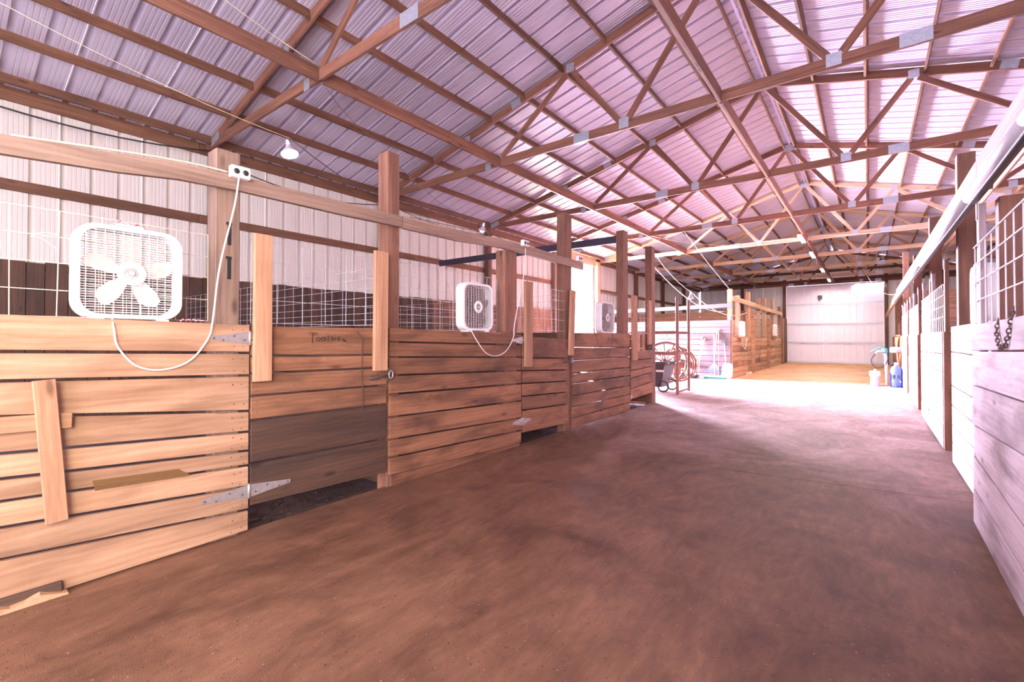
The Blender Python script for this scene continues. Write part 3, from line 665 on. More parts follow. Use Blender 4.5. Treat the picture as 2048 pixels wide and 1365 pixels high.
# ------------------------------------------------------------------ BOX FANS
def rrect(w, h, r, n=6):
    pts = []
    for cx, cy, a0 in ((w/2-r, h/2-r, 0), (-w/2+r, h/2-r, PI/2), (-w/2+r, -h/2+r, PI), (w/2-r, -h/2+r, 1.5*PI)):
        for k in range(n+1): a = a0+k*PI/2/n; pts.append((cx+r*math.cos(a), cy+r*math.sin(a)))
    return pts
def make_fan(loc, label, face='+X', spin=0, grille='fan_white', blade='fan_blade', group='box fans on the stall fronts', detail=True, W_=.50, Hh=.53):
    """fan stands at loc (middle of its foot); local X = width, Y = up, Z = out of the face"""
    xd = {'+X': Vector((0, 1, 0)), '-X': Vector((0, -1, 0))}[face]; zd = xd.cross(Vector((0, 0, 1)))
    m = Matrix((xd, Vector((0, 0, 1)), zd)).transposed().to_4x4(); m.translation = Vector(loc)+Vector((0, 0, Hh/2+.012))
    f = bpy.data.objects.new('box_fan', None); f.empty_display_size = .1; link(f, Matrix.Translation(Vector(loc))); tag(f, label, 'fan', group)
    D = .11; o = rrect(W_, Hh, .10); i_ = rrect(W_-.055, Hh-.055, .085); n = len(o)
    vs = [(x, y, -D/2) for x, y in o]+[(x, y, D/2-.012) for x, y in o]+[(x*.985, y*.985, D/2) for x, y in o]+[(x, y, D/2) for x, y in i_]+[(x, y, D/2-.015) for x, y in i_]+[(x, y, -D/2) for x, y in i_]
    fs = []
    for L in range(6):
        A_, B_ = L*n, ((L+1) % 6)*n
        for k in range(n): fs.append((A_+k, A_+(k+1) % n, B_+(k+1) % n, B_+k))
    mesh_obj('housing', vs, fs, 'fan_white', f, m)
    # front and rear grilles
    def gr(name, z, sgn, mat, nh, nv, ring):
        segs = []
        w, h = W_-.06, Hh-.06
        def half(v, a, b, r=.08):  # half extent at offset v of a rounded rect a x b
            d = abs(v)-(b/2-r)
            return a/2 if d <= 0 else a/2-r+math.sqrt(max(0, r*r-d*d))
        for k in range(nh):
            y = -h/2+h*(k+.5)/nh; x = half(y, w, h)
            if abs(y) < ring:
                xr = math.sqrt(ring*ring-y*y); segs += [((-x, y, z), (-xr, y, z), .0013), ((xr, y, z), (x, y, z), .0015)]
            else: segs.append(((-x, y, z), (x, y, z), .0015))
        for k in range(nv):
            x = -w/2+w*(k+.5)/nv; y = half(x, h, w)
            if abs(x) < ring: yr = math.sqrt(ring*ring-x*x); segs += [((x, -y, z+sgn*.003), (x, -yr, z+sgn*.003), .0013), ((x, yr, z+sgn*.003), (x, y, z+sgn*.003), .0013)]
            else: segs.append(((x, -y, z+sgn*.003), (x, y, z+sgn*.003), .0013))
        vs_ = []; fs_ = []
        for A, B, r in segs:
            A, B = Vector(A), Vector(B); d = (B-A).normalized(); s = d.cross(Vector((0, 0, 1))); b0 = len(vs_)
            for P in (A, B):
                for (u, v) in ((1, 1), (-1, 1), (-1, -1), (1, -1)): vs_.append(P+s*u*r+Vector((0, 0, v*r)))
            fs_ += [(b0+k, b0+(k+1) % 4, b0+4+(k+1) % 4, b0+4+k) for k in range(4)]
        return mesh_obj(name, vs_, fs_, mat, f, m)
    gr('front_grille', D/2-.006, 1, grille, 34 if detail else 18, 11 if detail else 7, .068); gr('rear_grille', -D/2+.004, -1, 'dusty_grille', 16 if detail else 8, 7, .03)
    if blade == 'fan_dark': prism('dust_screen', rrect(W_-.03, Hh-.03, .09), .003, 'dust', f, m @ Matrix.Translation((0, 0, -D/2-.004)))
    hub = lathe('hub_ring', [(.034, .0), (.036, .003), (.052, .010), (.068, .003), (.070, .0)], 'fan_white', f, m @ Matrix.Translation((0, 0, D/2-.004)), 28)
    for r in (.012, .022, .030): tube('hub_ring', [(r*math.cos(a), r*math.sin(a), D/2) for a in [q*PI/8 for q in range(16)]], .0018, grille, f, 5, True, m4=m)
    lathe('hub_cap', [(0, .003), (.011, .004), (.013, 0)], 'fan_white', f, m @ Matrix.Translation((0, 0, D/2-.002)), 16)
    lathe('motor', [(0, -.03), (.045, -.03), (.05, .0), (.04, .03), (0, .032)], 'fan_dark' if grille != 'fan_white' else 'dusty_grille', f, m @ Matrix.Translation((0, 0, -.01)), 18)
    for k in range(5):
        a = PI/2+2*PI*k/5+spin; out = []
        prof = [(.045, -.020), (.10, -.048), (.16, -.058), (.20, -.040), (.222, 0), (.205, .03), (.15, .04), (.09, .032), (.045, .02)]
        vs_ = [(r*math.cos(a)-t*math.sin(a), r*math.sin(a)+t*math.cos(a), .012+t*.35) for r, t in prof]; vs_ += [(x, y, z-.002) for x, y, z in vs_]; q = len(prof)
        mesh_obj('blade', vs_, [tuple(range(q)), tuple(range(q, 2*q))[::-1]]+[(i, (i+1) % q, q+(i+1) % q, q+i) for i in range(q)], blade, f, m)
    for x in (-.15, .15): link(bpy.data.objects.new('foot', box_me(.06, .014, .12, 'fan_white', .003)), m @ Matrix.Translation((x, -Hh/2-.005, 0)), f)
    tube('handle', [(-.07, Hh/2-.002, 0), (-.06, Hh/2+.016, 0), (.06, Hh/2+.016, 0), (.07, Hh/2-.002, 0)], .007, 'fan_white', f, 8, m4=m)
    return f
fA = make_fan((LM(.785)+.065, .785, 1.425), 'large white box fan nearest the camera, facing out over the pale boards')
fB = make_fan((LM(3.86)+.065, 3.86, 1.405), 'white box fan with dark dusty grille on the second left stall wall', grille='dusty_grille', blade='fan_dark')
fC = make_fan((LM(7.2)+.065, 7.22, 1.415), 'box fan silhouetted beside the bright side opening', grille='dusty_grille', blade='fan_dark')
def cord(parent, pts, mat='cord_white', r=.0045, name='power_cord'):
    P = [Vector(p) for p in pts]; out = []
    n = len(P)
    for i in range(n-1):
        p0, p1, p2, p3 = P[max(0, i-1)], P[i], P[i+1], P[min(n-1, i+2)]
        for k in range(6):
            t = k/6; out.append(.5*((2*p1)+(-p0+p2)*t+(2*p0-5*p1+4*p2-p3)*t*t+(-p0+3*p1-3*p2+p3)*t**3))
    out.append(P[-1]); return tube(name, out, r, mat, parent, 6)
def Lp(y, z, o=.02): return (LX(y)+o, y, z)
cord(fA, [Lp(.70, 1.44, -.02), Lp(.70, 1.38, .02), Lp(.715, 1.28, .03), Lp(.80, 1.17, .03), Lp(.93, 1.14), Lp(1.07, 1.19), Lp(1.17, 1.33), Lp(1.195, 1.45), Lp(1.23, 1.8, .03), Lp(1.31, 2.2, .04), Lp(1.335, 2.41, .05)], r=.0055)
cord(fB, [Lp(3.72, 1.42, 0), Lp(3.80, 1.30), Lp(3.95, 1.17), Lp(4.13, 1.13), Lp(4.33, 1.19), Lp(4.47, 1.35), Lp(4.49, 1.5), Lp(4.6, 1.9, .03), Lp(4.68, 2.2, .04), Lp(4.69, 2.46, .045)], r=.005)
cord(fC, [Lp(6.75, 1.5, -.05), Lp(6.72, 1.40, .01), Lp(6.88, 1.15), Lp(7.05, 1.07), Lp(7.2, 1.09), Lp(7.35, 1.3), Lp(7.37, 1.44, 0)], 'rust', .004)
tw = empty('twine', (LM(.8), .8, 1.98), 'pink twine knotted over the handle of the big fan', 'twine')
cord(tw, [(LM(.7)+.02, .70, 1.975), (LM(.7)+.03, .735, 2.0), (LM(.7), .76, 2.02), (LM(.7)+.06, .80, 1.985), (LM(.7), .84, 2.01), (LM(.7)+.03, .90, 1.955)], 'pink', .004, 'twine_strand')
cord(tw, [(LM(.38)+.01, .385, 1.86), (LM(.4)+.03, .43, 1.885), (LM(.4)+.05, .49, 1.88)], 'wire_tan', .003, 'twine_strand')
cord(tw, [(LM(.38)+.01, .385, 1.86), (LM(.4)+.03, .43, 1.85), (LM(.4)+.05, .48, 1.80)], 'pink', .003, 'twine_strand')
tw2 = empty('twine', (LX(1.1)-.03, 1.1, 1.44), 'small heap of pink twine on the wall top beside the pale post', 'twine')
cord(tw2, [(LX(1)-.03+.02*math.sin(k*2.1), 1.03+.012*k, 1.435+.012*abs(math.sin(k*1.3))) for k in range(12)], 'pink', .004, 'twine_strand')
# ------------------------------------------------------------------ outlets
def outlet(y, z, label, x=None):
    o = empty('outlet_box', (LX(y)+.04, y, z), label, 'outlet', 'outlet boxes on the long rail')
    x = LX(y)+.046
    link(bpy.data.objects.new('box_body', box_me(.05, .12, .075, 'white_plastic', .004)), Matrix.Translation((x-.0, y, z)), o)
    for dy in (-.028, .028): lathe('socket', [(0, .003), (.017, .003), (.019, 0)], 'black', o, Matrix.Translation((x+.0255, y+dy, z)) @ Matrix.Rotation(PI/2, 4, 'Y'), 14)
    return o
outlet(1.34, 2.435, 'white double outlet box on the pale post, cord of the big fan plugged in')
outlet(4.68, 2.52, 'grey outlet box above the short dark post')
o3 = outlet(6.1, 2.53, 'outlet box with plugs at the far end of the long rail')
# ------------------------------------------------------------------ FAR LEFT BLOCK
YBk = 16.94; BX = lambda y: -3.575-.005*y
sb = empty('stall_wall', (-6, YBk, 0), 'white bleached board wall of the far left stalls, facing the camera behind the garden tools', 'stall wall')
zt = 1.99; hs = [.24, .22, .2, .19, .19, .19, .19, .2, .2, .17]
for h in hs:
    xs = [-8.6, -6.1, -3.70]
    for a, b in zip(xs[:-1], xs[1:]): plank('board', (a+.003, YBk, zt-h/2), (b-.003, YBk, zt-h/2), h-.016, .03, 'board_bleach', sb)
    zt -= h
rl2 = tag(plank('top_rail', (-8.6, YBk-.02, 2.40), (-3.66, YBk-.02, 2.48), .135, .04, 'board_bleach'), 'white rail above the bleached far stall wall', 'rail')
cp = post(16.97, 17.11, -3.665, 3.04, 'pale corner post where the bleached wall meets the far stall row', 'batten', group='posts along the far left stalls', name='corner_post')
fb = empty('stall_wall', (BX(22), 22, 0), 'orange brown board front of the far left stall row', 'stall wall')
rows = [1.41, 1.24, 1.06, .89, .72, .54, .36, .18, .0]
for (a, b, top) in ((17.0, 19.6, 1.41), (19.62, 22.2, 1.41), (22.25, 24.0, 1.40), (24.05, 26.4, 1.41), (26.45, 28.4, 1.40), (28.45, 30.5, 1.38)):
    s = random.uniform(-.03, .03)
    boards(fb, a, b, [(min(top, r+s*(i % 3)), min(top, r-s*(i % 2))) if 0 < i < 8 else (r, r) for i, r in enumerate(rows)], ['board_orange', 'board_orange', 'board'], X=BX)
mesh_panel(fb, 17.15, 18.3, [1.45, 1.6, 1.75, 1.9, 2.0], lambda y: BX(y)-.05, .19, .004, 'wire_tan')
mesh_panel(fb, 20.6, 24.0, [1.45, 1.53, 1.61, 1.70, 1.8, 1.95, 2.1, 2.25, 2.40, 2.52], lambda y: BX(y)-.05, .2, .004, 'wire_tan')
mesh_panel(fb, 24.2, 28.2, [1.45, 1.6, 1.75, 1.9, 2.05], lambda y: BX(y)-.05, .2, .004, 'wire_tan')
for i, (y, zt, lb) in enumerate(((18.35, 2.92, 'pale post behind the nearest fan of the far left row'), (20.2, 3.2, 'widest pale post of the far left row'), (22.4, 3.1, 'thin pale post in the middle of the far left row'), (23.9, 3.2, 'fourth post of the far left row, just before its second fan'), (26.2, 3.3, 'fifth post of the far left row'), (28.6, 3.1, 'sixth and last post of the far left row'))):
    post(y-.09, y+.09, BX(y)-.03, zt, lb, 'batten', group='posts along the far left stalls')
hb = empty('header_beam', (BX(20), 20, 2.7), 'pale header board running along the tops of the far left stalls', 'beam')
plank('header_board', (BX(16.9)+.03, 16.92, 2.71), (BX(21)+.03, 21.0, 2.72), .17, .04, 'batten', hb); plank('header_board', (BX(21)+.03, 21.02, 2.70), (BX(28)+.03, 28.6, 2.68), .17, .04, 'board_orange', hb)
f4 = make_fan((BX(18.1)+.09, 18.1, 1.425), 'white box fan hung at the near corner of the far left stall row', detail=False); cord(f4, [(BX(18)+.1, 17.9, 1.45), (BX(18)+.1, 18.2, 1.1), (BX(18)+.1, 18.6, 1.0), (BX(18)+.1, 18.8, 1.4)], r=.008)
plank('fan_ledge', (BX(17.7)+.05, 17.75, 1.40), (BX(18.5)+.05, 18.5, 1.40), .03, .12, 'board_orange', fb)
f5 = make_fan((BX(25.6)+.09, 25.6, 1.5), 'small looking box fan farthest down the left stall row', detail=False)
plank('fan_ledge', (BX(25)+.05, 25.2, 1.475), (BX(26)+.05, 26.0, 1.475), .03, .12, 'board_orange', fb)
dk = empty('tack_door', (BX(29), 29, 0), 'dark weathered vertical board door at the end of the far left row', 'stall door')
for k in range(6): plank('board', (BX(29)+.03, 28.75+k*.3, .03), (BX(29)+.03, 28.75+k*.3, 2.5), .28, .03, 'board_dark' if k > 1 else 'board', dk, up=(0, 1, 0))
partition(20.3, 'dark board partition seen above the bleached wall', top=2.5, mesh=False, mat='board_orange')
partition(24.0, 'second board partition inside the far left stalls', top=2.3, mesh=False, mat='board_orange')
# ------------------------------------------------------------------ RIGHT SIDE
def xoff(d): return lambda y: RX(y)+d
RX1 = RX
def TX(y): return .580-.0045*(y-3)
def sdoor(y0, y1, label, mats, rows, zt=1.42, mesh=True, RX=RX1, zs=(1.592, 1.72, 1.85, 1.975)):
    d = empty('sliding_door', (RX(y0), y0, 0), label, 'sliding door', 'right hand sliding stall doors')
    X = lambda y: RX(y)+.028
    # planks face -X : use board() with reversed direction so that thickness sits behind the face
    for i in range(len(rows)-1):
        a1, b1 = rows[i]; a0, b0 = rows[i+1]; j = random.uniform(-.003, .003)
        board('board', (RX(y1)+.014+j, y1-random.uniform(0, .012)), (RX(y0)+.014+j, y0+random.uniform(0, .012)), (b0+.004, b1-.004), (a0+.004, a1-.004), .028, mats[i % len(mats)], d)
    for k, y in enumerate((y0+.05, (y0+y1)/2, y1-.06)):
        plank('stile', (RX(y)+.049, y, .06), (RX(y)+.049, y, 2.27), .09, .038, 'board_white' if k else 'post_warm', d, up=(0, 1, 0))  # pale stiles carry the daylight in their colour
        plank('hanger', (RX(y)+.026, y, 2.16), (RX(y)+.026, y, 2.31), .035, .008, 'steel', d, up=(0, 1, 0))
    if mesh:
        zs = list(zs); segs = []
        xx = lambda y: RX(y)+.015
        for z in zs: segs.append(((xx(y0), y0, z), (xx(y1), y1, z), .0042))
        n = round((y1-y0)/.2)
        for k in range(n+1): y = y0+(y1-y0)*k/n; segs.append(((xx(y)+.007, y, 1.40), (xx(y)+.007, y, zs[-1]), .0036))
        bars('wire_mesh', segs, 'wire_white', d, 6)
    return d
RW = [(1.45, 1.425), (1.31, 1.238), (1.075, .998), (.88, .714), (.37, .495), (.20, .26), (.02, .02)]
sd1 = sdoor(1.0, 4.64, 'nearest right sliding door of boards painted with purple daylight with white wire above', ['board_white'], RW)
RX2 = lambda y: .688+.005*(y-7.4)
sd2 = sdoor(7.47, 10.55, 'second right sliding door, daylit pale boards with a small dark hole low down', ['board_white'], [(1.42, 1.42), (1.15, 1.12), (.93, .95), (.72, .70), (.52, .52), (.30, .28), (.03, .03)], RX=RX2)
sd3 = sdoor(11.5, 14.0, 'third right sliding door, daylit pale boards before the hoses', ['board_white'], [(1.42, 1.42), (1.2, 1.2), (.95, .95), (.7, .7), (.45, .45), (.22, .22), (.03, .03)], RX=RX2)
sd4 = sdoor(14.85, 17.3, 'fourth right sliding door, beside the blue jug', ['board_white'], [(1.42, 1.42), (1.15, 1.15), (.9, .9), (.65, .65), (.4, .4), (.2, .2), (.03, .03)], RX=RX2)
plank('knot_hole', (RX2(9.2)-.001, 9.22, .19), (RX2(9.2)-.001, 9.22, .30), .12, .004, 'black', sd2, up=(0, 1, 0), c=0)
for d, y in ((sd2, 7.43), (sd3, 11.46), (sd4, 14.81), (sd2, 10.6)):
    plank('edge_stud', (RX2(y)+.05, y, .02), (RX2(y)+.05, y, 1.41), .06, .085, 'post_warm', d, up=(0, 1, 0))
def fixed(y0, y1, X0, label, mat, rows=(1.46, 1.19, .83, .62, .41, .22, .01), mesh=True):
    s = empty('stall_wall', (X0, y0, 0), label, 'stall wall', 'right fixed stall walls')
    for i in range(len(rows)-1):
        plank('board', (X0+.015, y0, (rows[i]+rows[i+1])/2), (X0+.015+.01*(y1-y0)*.6, y1, (rows[i]+rows[i+1])/2), rows[i]-rows[i+1]-.008, .03, mat, s)
    plank('top_rail', (X0+.08, y0, 1.41), (X0+.08+.005*(y1-y0), y1, 1.41), .038, .10, 'batten', s)
    if mesh: mesh_panel(s, y0+.05, y1-.05, [1.45, 1.5, 1.57, 1.65, 1.75, 1.88, 2.02], lambda y: X0+.11+.005*(y-y0), .19, .003)
    return s
fixed(4.66, 6.80, .685, 'fixed pale board wall between the first two right sliding doors', 'board_white', mesh=False)
fixed(10.6, 17.4, .84, 'fixed board wall behind the third and fourth right sliding doors', 'board')
fixed(17.5, 31.3, .90, 'far right stall wall running back to the end door', 'board')
for i, (y, x, w, zt, lb) in enumerate(((4.62, .725, .12, 2.32, 'thick right post behind the first sliding door, chain hanging before it'), (6.62, .74, .14, 3.25, 'right post beside the fan, its top above the white track'), (9.8, .77, .14, 3.25, 'right post showing above the track, third from the camera'),
        (13.6, .80, .14, 3.2, 'right post showing above the track, fourth from the camera'), (17.8, .81, .14, 3.9, 'tall right post at the end of the white track'), (20.0, .95, .12, 3.2, 'far right post just beyond the track end'), (23.5, .95, .12, 3.2, 'far right post midway between track end and back wall'), (27.0, .95, .12, 3.2, 'farthest right post near the end door'))):
    o = plank('stall_post', (x+.07, y+w/2, 0), (x+.07, y+w/2, zt), w, .14, 'post_warm', None, up=(0, 1, 0), c=.005); tag(o, lb, 'post', 'posts along the right stalls')
tr = empty('door_track', (RX(8), 8, 2.4), 'long white sliding door track with its header board along the right side', 'track')
pts = [(-1.2, 0), (3.1, 0), (4.6, 0), (8.2, 0), (12, 0), (15.3, 0)]
for (a, _), (b, _) in zip(pts[:-1], pts[1:]):
    xa, xb = TX(a), TX(b)
    plank('header_board', (xa+.06, a+.002, 2.465), (xb+.06, b-.002, 2.465), .26, .04, 'beam', tr)
    # rounded track cover
    tube('track_cover', [(xa+.002, a+.004, 2.325), (xb+.002, b-.004, 2.325)], .036, 'track', tr, 12)
    plank('track_slot', (xa+.012, a+.002, 2.285), (xb+.012, b-.002, 2.285), .02, .03, 'black', tr)
he = tag(plank('header_beam', (TX(15.3)+.06, 15.35, 2.44), (.70, 29.5, 2.5), .18, .05, 'batten'), 'brown header board continuing beyond the white track on the right', 'beam')
f6 = make_fan((.79, 5.66, 1.425), 'white box fan on the right wall, seen almost edge on', face='-X')
fe = empty('corner_feeder', (1.15, 5.4, 1.5), 'pale grey plastic feeder hanging inside the right stall behind the wire', 'feeder')
prism('feeder_shell', [(0, 0), (.42, 0), (.40, .18), (.28, .34), (.10, .38), (0, .38)], .5, 'white_plastic', fe, Matrix.Translation((.95, 5.05, 1.5))); plank('feeder_handle', (.94, 5.15, 1.75), (.94, 5.15, 1.92), .04, .02, 'black', fe, up=(0, 1, 0))
chain('chain', [(RX(3.6)-.006, 3.66, 1.42), (RX(3.6)-.012, 3.66, 1.36), (RX(3.5)-.014, 3.60, 1.30), (RX(3.5)-.016, 3.52, 1.27), (RX(3.4)-.014, 3.43, 1.29), (RX(3.4)-.012, 3.37, 1.35), (RX(3.35)-.006, 3.34, 1.42), (RX(3.3)-.004, 3.30, 1.47)], 'rust', 'heavy dark chain looped over the top of the nearest right door', .017, .0036)
for y, lb in ((3.1, 'board and wire partition inside the nearest right stall'), (7.0, 'board partition behind the right fan'), (10.6, 'board partition in the third right stall'), (14.2, 'board partition in the fourth right stall')):
    partition(y, lb, xa=.95, xb=5.45, mat='board_orange' if y < 14 else 'board_pale', top=1.43 if y < 14 else 2.45, mesh=y < 14)  # paler boards on the last partition paint in warm lamp light
# ------------------------------------------------------------------ SIDE PASSAGE THINGS
rk = empty('pipe_rack', (-3.66, 11.7, 0), 'rusty brown pipe saddle rack standing at the mouth of the side passage', 'rack')
ra, rb_ = Vector((-3.64, 11.235, 0)), Vector((-3.69, 12.285, 0))
for p, zt in ((ra, 2.335), (rb_, 2.345)): plank('upright', p, p+Vector((0, 0, zt)), .055, .055, 'pipe_brown', rk, up=(0, 1, 0))
plank('crossbar', ra+Vector((0, 0, .06)), rb_+Vector((0, 0, .06)), .04, .04, 'pipe_brown', rk); plank('crossbar', ra+Vector((0, 0, .98)), rb_+Vector((0, 0, .98)), .04, .04, 'pipe_brown', rk)
for p in (ra, rb_):
    for z in (1.50, .97):
        plank('arm', p+Vector((0, 0, z)), p+Vector((-1.1, 0, z)), .055, .05, 'pipe_brown', rk)
        for x in (-.25, -.7): tube('hook', [p+Vector((x, 0, z-.02)), p+Vector((x, -.01, z-.13)), p+Vector((x+.03, -.02, z-.17)), p+Vector((x+.08, -.02, z-.16))], .009, 'steel', rk, 6)
for p in (ra, rb_): plank('upright', p+Vector((-1.1, 0, 0)), p+Vector((-1.1, 0, 1.6)), .05, .05, 'pipe_brown', rk, up=(0, 1, 0))
mc = empty('muck_cart', (-4.5, 11.9, 0), 'black plastic yard cart standing inside the pipe rack', 'cart')
def tub(x, y, z0, z1, a0, b0, a1, b1, name, mat, parent, lip=.04):
    vs = []
    for (z, a, b) in ((z0, a0, b0), (z1, a1, b1), (z1, a1+lip, b1+lip), (z1-.04, a1+lip, b1+lip), (z1, a1-.02, b1-.02), (z0+.03, a0-.02, b0-.02)):
        vs += [(x-a, y-b, z), (x+a, y-b, z), (x+a, y+b, z), (x-a, y+b, z)]
    fs = [(3, 2, 1, 0), (20, 21, 22, 23)]
    def q(i, j): return [(i*4+k, i*4+(k+1) % 4, j*4+(k+1) % 4, j*4+k) for k in range(4)]
    fs += q(0, 1)+q(3, 2)+q(2, 4)+q(4, 5)
    return mesh_obj(name, vs, fs, mat, parent)
tub(-4.42, 11.85, .12, .72, .26, .28, .40, .42, 'cart_tub', 'black', mc); plank('paper_label', (-4.25, 11.47, .55), (-4.05, 11.47, .55), .08, .004, 'cardboard', mc)
for y in (11.55, 12.2): tube('wheel', [(-4.1+.13*math.cos(a), y, .145+.13*math.sin(a)) for a in [k*PI/8 for k in range(16)]], .022, 'black', mc, 6, True)
for y in (11.7, 12.0): tube('cart_leg', [(-4.6, y, 0), (-4.5, y, .16)], .02, 'rust', mc)
tube('handle', [(-4.0, 11.6, .70), (-3.75, 11.65, .80), (-3.75, 12.1, .80), (-4.0, 12.15, .70)], .016, 'black', mc, 8)
ww = empty('wagon_wheel', (-4.9, 13.4, 0), 'big spoked wooden wagon wheel leaning behind the black cart', 'wheel')
wc = Vector((-4.66, 13.3, .66)); R_ = .58; wx = Vector((.95, .3, 0)).normalized(); wz = Vector((0, .12, .99)).normalized()
tube('rim', [wc+wx*R_*math.cos(a)+wz*R_*math.sin(a) for a in [k*PI/18 for k in range(36)]], .035, 'post', ww, 8, True)
tube('hub', [wc+wx.cross(wz)*-.12, wc+wx.cross(wz)*.12], .09, 'post_warm', ww, 12)
for k in range(12): a = k*PI/6+.1; tube('spoke', [wc+(wx*math.cos(a)+wz*math.sin(a))*.07, wc+(wx*math.cos(a)+wz*math.sin(a))*R_], .018, 'post', ww, 6)
sp = empty('cable_spool', (-4.3, 14.6, 0), 'wooden cable spool end with wire wound around it, behind the wagon wheel', 'spool')
sc_ = Vector((-4.62, 14.2, .56))
for k in range(2): tube('spool_flange', [sc_+Vector(((.50*math.cos(a)), .2*k, .50*math.sin(a))) for a in [q*PI/16 for q in range(32)]], .03, 'board', sp, 8, True)
for k in range(4): tube('wire_coil', [sc_+Vector(((.42+.01*k)*math.cos(a), .03+.04*k, (.42+.01*k)*math.sin(a))) for a in [q*PI/16 for q in range(32)]], .012, 'post', sp, 5, True)
plank('spool_board', sc_+Vector((-.5, .02, .0)), sc_+Vector((.5, .02, .0)), .2, .03, 'post_warm', sp); plank('spool_board', sc_+Vector((0, .05, -.5)), sc_+Vector((0, .05, .5)), .2, .03, 'post_warm', sp, up=(1, 0, 0))
sm = empty('post_maul', (-4.7, 12.6, 0), 'dark tool with round pale head leaning in the black cart', 'tool')
tube('shaft', [(-4.9, 12.1, 1.45), (-4.45, 11.9, .62)], .025, 'rust', sm, 8)
lathe('round_head', [(0, .03), (.10, .03), (.10, -.03), (0, -.03)], 'wire', sm, Matrix.Translation((-4.42, 11.70, .86)) @ Matrix.Rotation(PI/2, 4, 'X'), 18); tube('neck', [(-4.46, 11.9, .64), (-4.42, 11.72, .86)], .015, 'rust', sm)
# garden tools along bleached wall (face y = 16.92)
YW = YBk-.03
def tool(name, label, cat, loc): return empty(name, loc, label, cat, 'garden tools leaning on the bleached wall')
t = tool('push_broom', 'push broom with green bristles, pale handle leaning on the bleached wall', 'broom', (-4.05, 16.5, 0))
tube('handle', [(-4.12, 16.55, .10), (-4.22, YW, 1.50)], .014, 'white_plastic', t, 8); plank('head', (-4.45, 16.5, .09), (-3.78, 16.5, .09), .05, .07, 'yellow_wood', t); plank('bristles', (-4.45, 16.5, .035), (-3.78, 16.5, .035), .065, .08, 'green', t)
t = tool('leaf_rake', 'leaf rake with a wide fan head beside the green broom', 'rake', (-4.15, 16.7, 0))
tube('handle', [(-4.2, 16.78, .55), (-4.12, YW, 1.62)], .012, 'wire', t, 8)
segs = []
for k in range(15):
    a = (k-7)/7*.62; segs.append(((-4.2, 16.78, .55), (-4.2+.55*math.sin(a)*1.05, 16.72, .55-.5*math.cos(a)*1.02), .004))
bars('tines', segs, 'wire', t); prism('rake_head', [(-.03, 0), (.03, 0), (.26, -.35), (-.26, -.35)], .006, 'blue', t, Matrix.Translation((-4.2, 16.78, .56)) @ Matrix.Rotation(PI/2, 4, 'X'))
bpy.data.materials['blue plastic jug']
t = tool('shop_broom', 'broom with bare yellow wooden handle, left of the leaf rake', 'broom', (-4.7, 16.6, 0))
tube('handle', [(-4.80, 16.5, .10), (-4.52, YW, 1.36)], .014, 'yellow_wood', t, 8); plank('head', (-4.95, 16.5, .06), (-4.6, 16.5, .06), .10, .07, 'wire', t)
t = tool('garden_rake', 'thin iron hoe upside down behind the yellow broom handle', 'hoe', (-4.65, 16.8, 0))
tube('handle', [(-4.72, 16.75, .02), (-4.62, YW, 1.42)], .011, 'yellow_wood', t, 8); tube('head', [(-4.62, YW, 1.42), (-4.56, YW-.03, 1.45), (-4.42, YW-.04, 1.30)], .01, 'rust', t, 6)
t = tool('tall_hoe', 'tallest tool on the bleached wall, hooked head at its top', 'hoe', (-4.1, 16.8, 0))
tube('handle', [(-4.02, 16.7, .02), (-4.07, YW, 1.66)], .011, 'batten', t, 8); tube('head', [(-4.07, YW, 1.66), (-4.03, YW-.02, 1.70), (-3.97, YW-.03, 1.64)], .01, 'rust', t, 6)
t = tool('grain_scoop', 'white scoop shovel with green D grip, rightmost of the tools', 'shovel', (-3.75, 16.6, 0))
tube('handle', [(-3.80, 16.72, .45), (-3.90, YW, 1.22)], .015, 'white_plastic', t, 8); tube('grip', [(-3.96, YW-.01, 1.25), (-3.84, YW-.01, 1.25)], .022, 'green', t, 8); tube('grip_yoke', [(-3.96, YW-.01, 1.25), (-3.90, YW, 1.16), (-3.84, YW-.01, 1.25)], .012, 'green', t, 6)
vs = []; nu, nv = 8, 8
for i in range(nu+1):
    for j in range(nv+1):
        u = i/nu; v = j/nv*2-1; w = .17*(1.0-.45*max(0, u-.75)*4*.5 if u > .75 else 1)*(1 if u > .12 else .8)
        vs.append((-3.74+w*v-.02*(1-u), 16.60+.12*u-.05*(1-abs(v)**2), .02+.50*u))
fs = [(i*(nv+1)+j, i*(nv+1)+j+1, (i+1)*(nv+1)+j+1, (i+1)*(nv+1)+j) for i in range(nu) for j in range(nv)]
o = mesh_obj('blade', vs, fs, 'white_plastic', t, smooth=True); md = o.modifiers.new('s', 'SOLIDIFY'); md.thickness = .006
t = empty('dustpan', (-4.8, 16.4, 0), 'low dark tray and dustpan on the floor below the yellow handled broom', 'dustpan')
tub(-4.9, 16.35, .0, .12, .22, .12, .26, .16, 'tray', 'black', t, .01); tube('handle', [(-4.66, 16.4, .1), (-4.66, 16.35, .42), (-4.95, 16.4, .42), (-4.95, 16.4, .1)], .01, 'black', t, 6)
t = empty('leaning_board', (-5.2, 16.7, 0), 'brown offcut boards leaning on the bleached wall by the wheel', 'board')
plank('board', (-5.1, 16.5, .02), (-5.2, 16.88, .68), .24, .03, 'board', t, up=(1, 0, 0)); plank('board', (-4.95, 16.55, .02), (-5.0, 16.88, .5), .18, .03, 'board_orange', t, up=(1, 0, 0))
tag(plank('blue_rag', (-3.68, 16.9, 2.0), (-3.68, 16.9, 2.12), .05, .02, 'blue', None, up=(0, 1, 0)), 'small blue rag tied to the far corner post', 'rag')
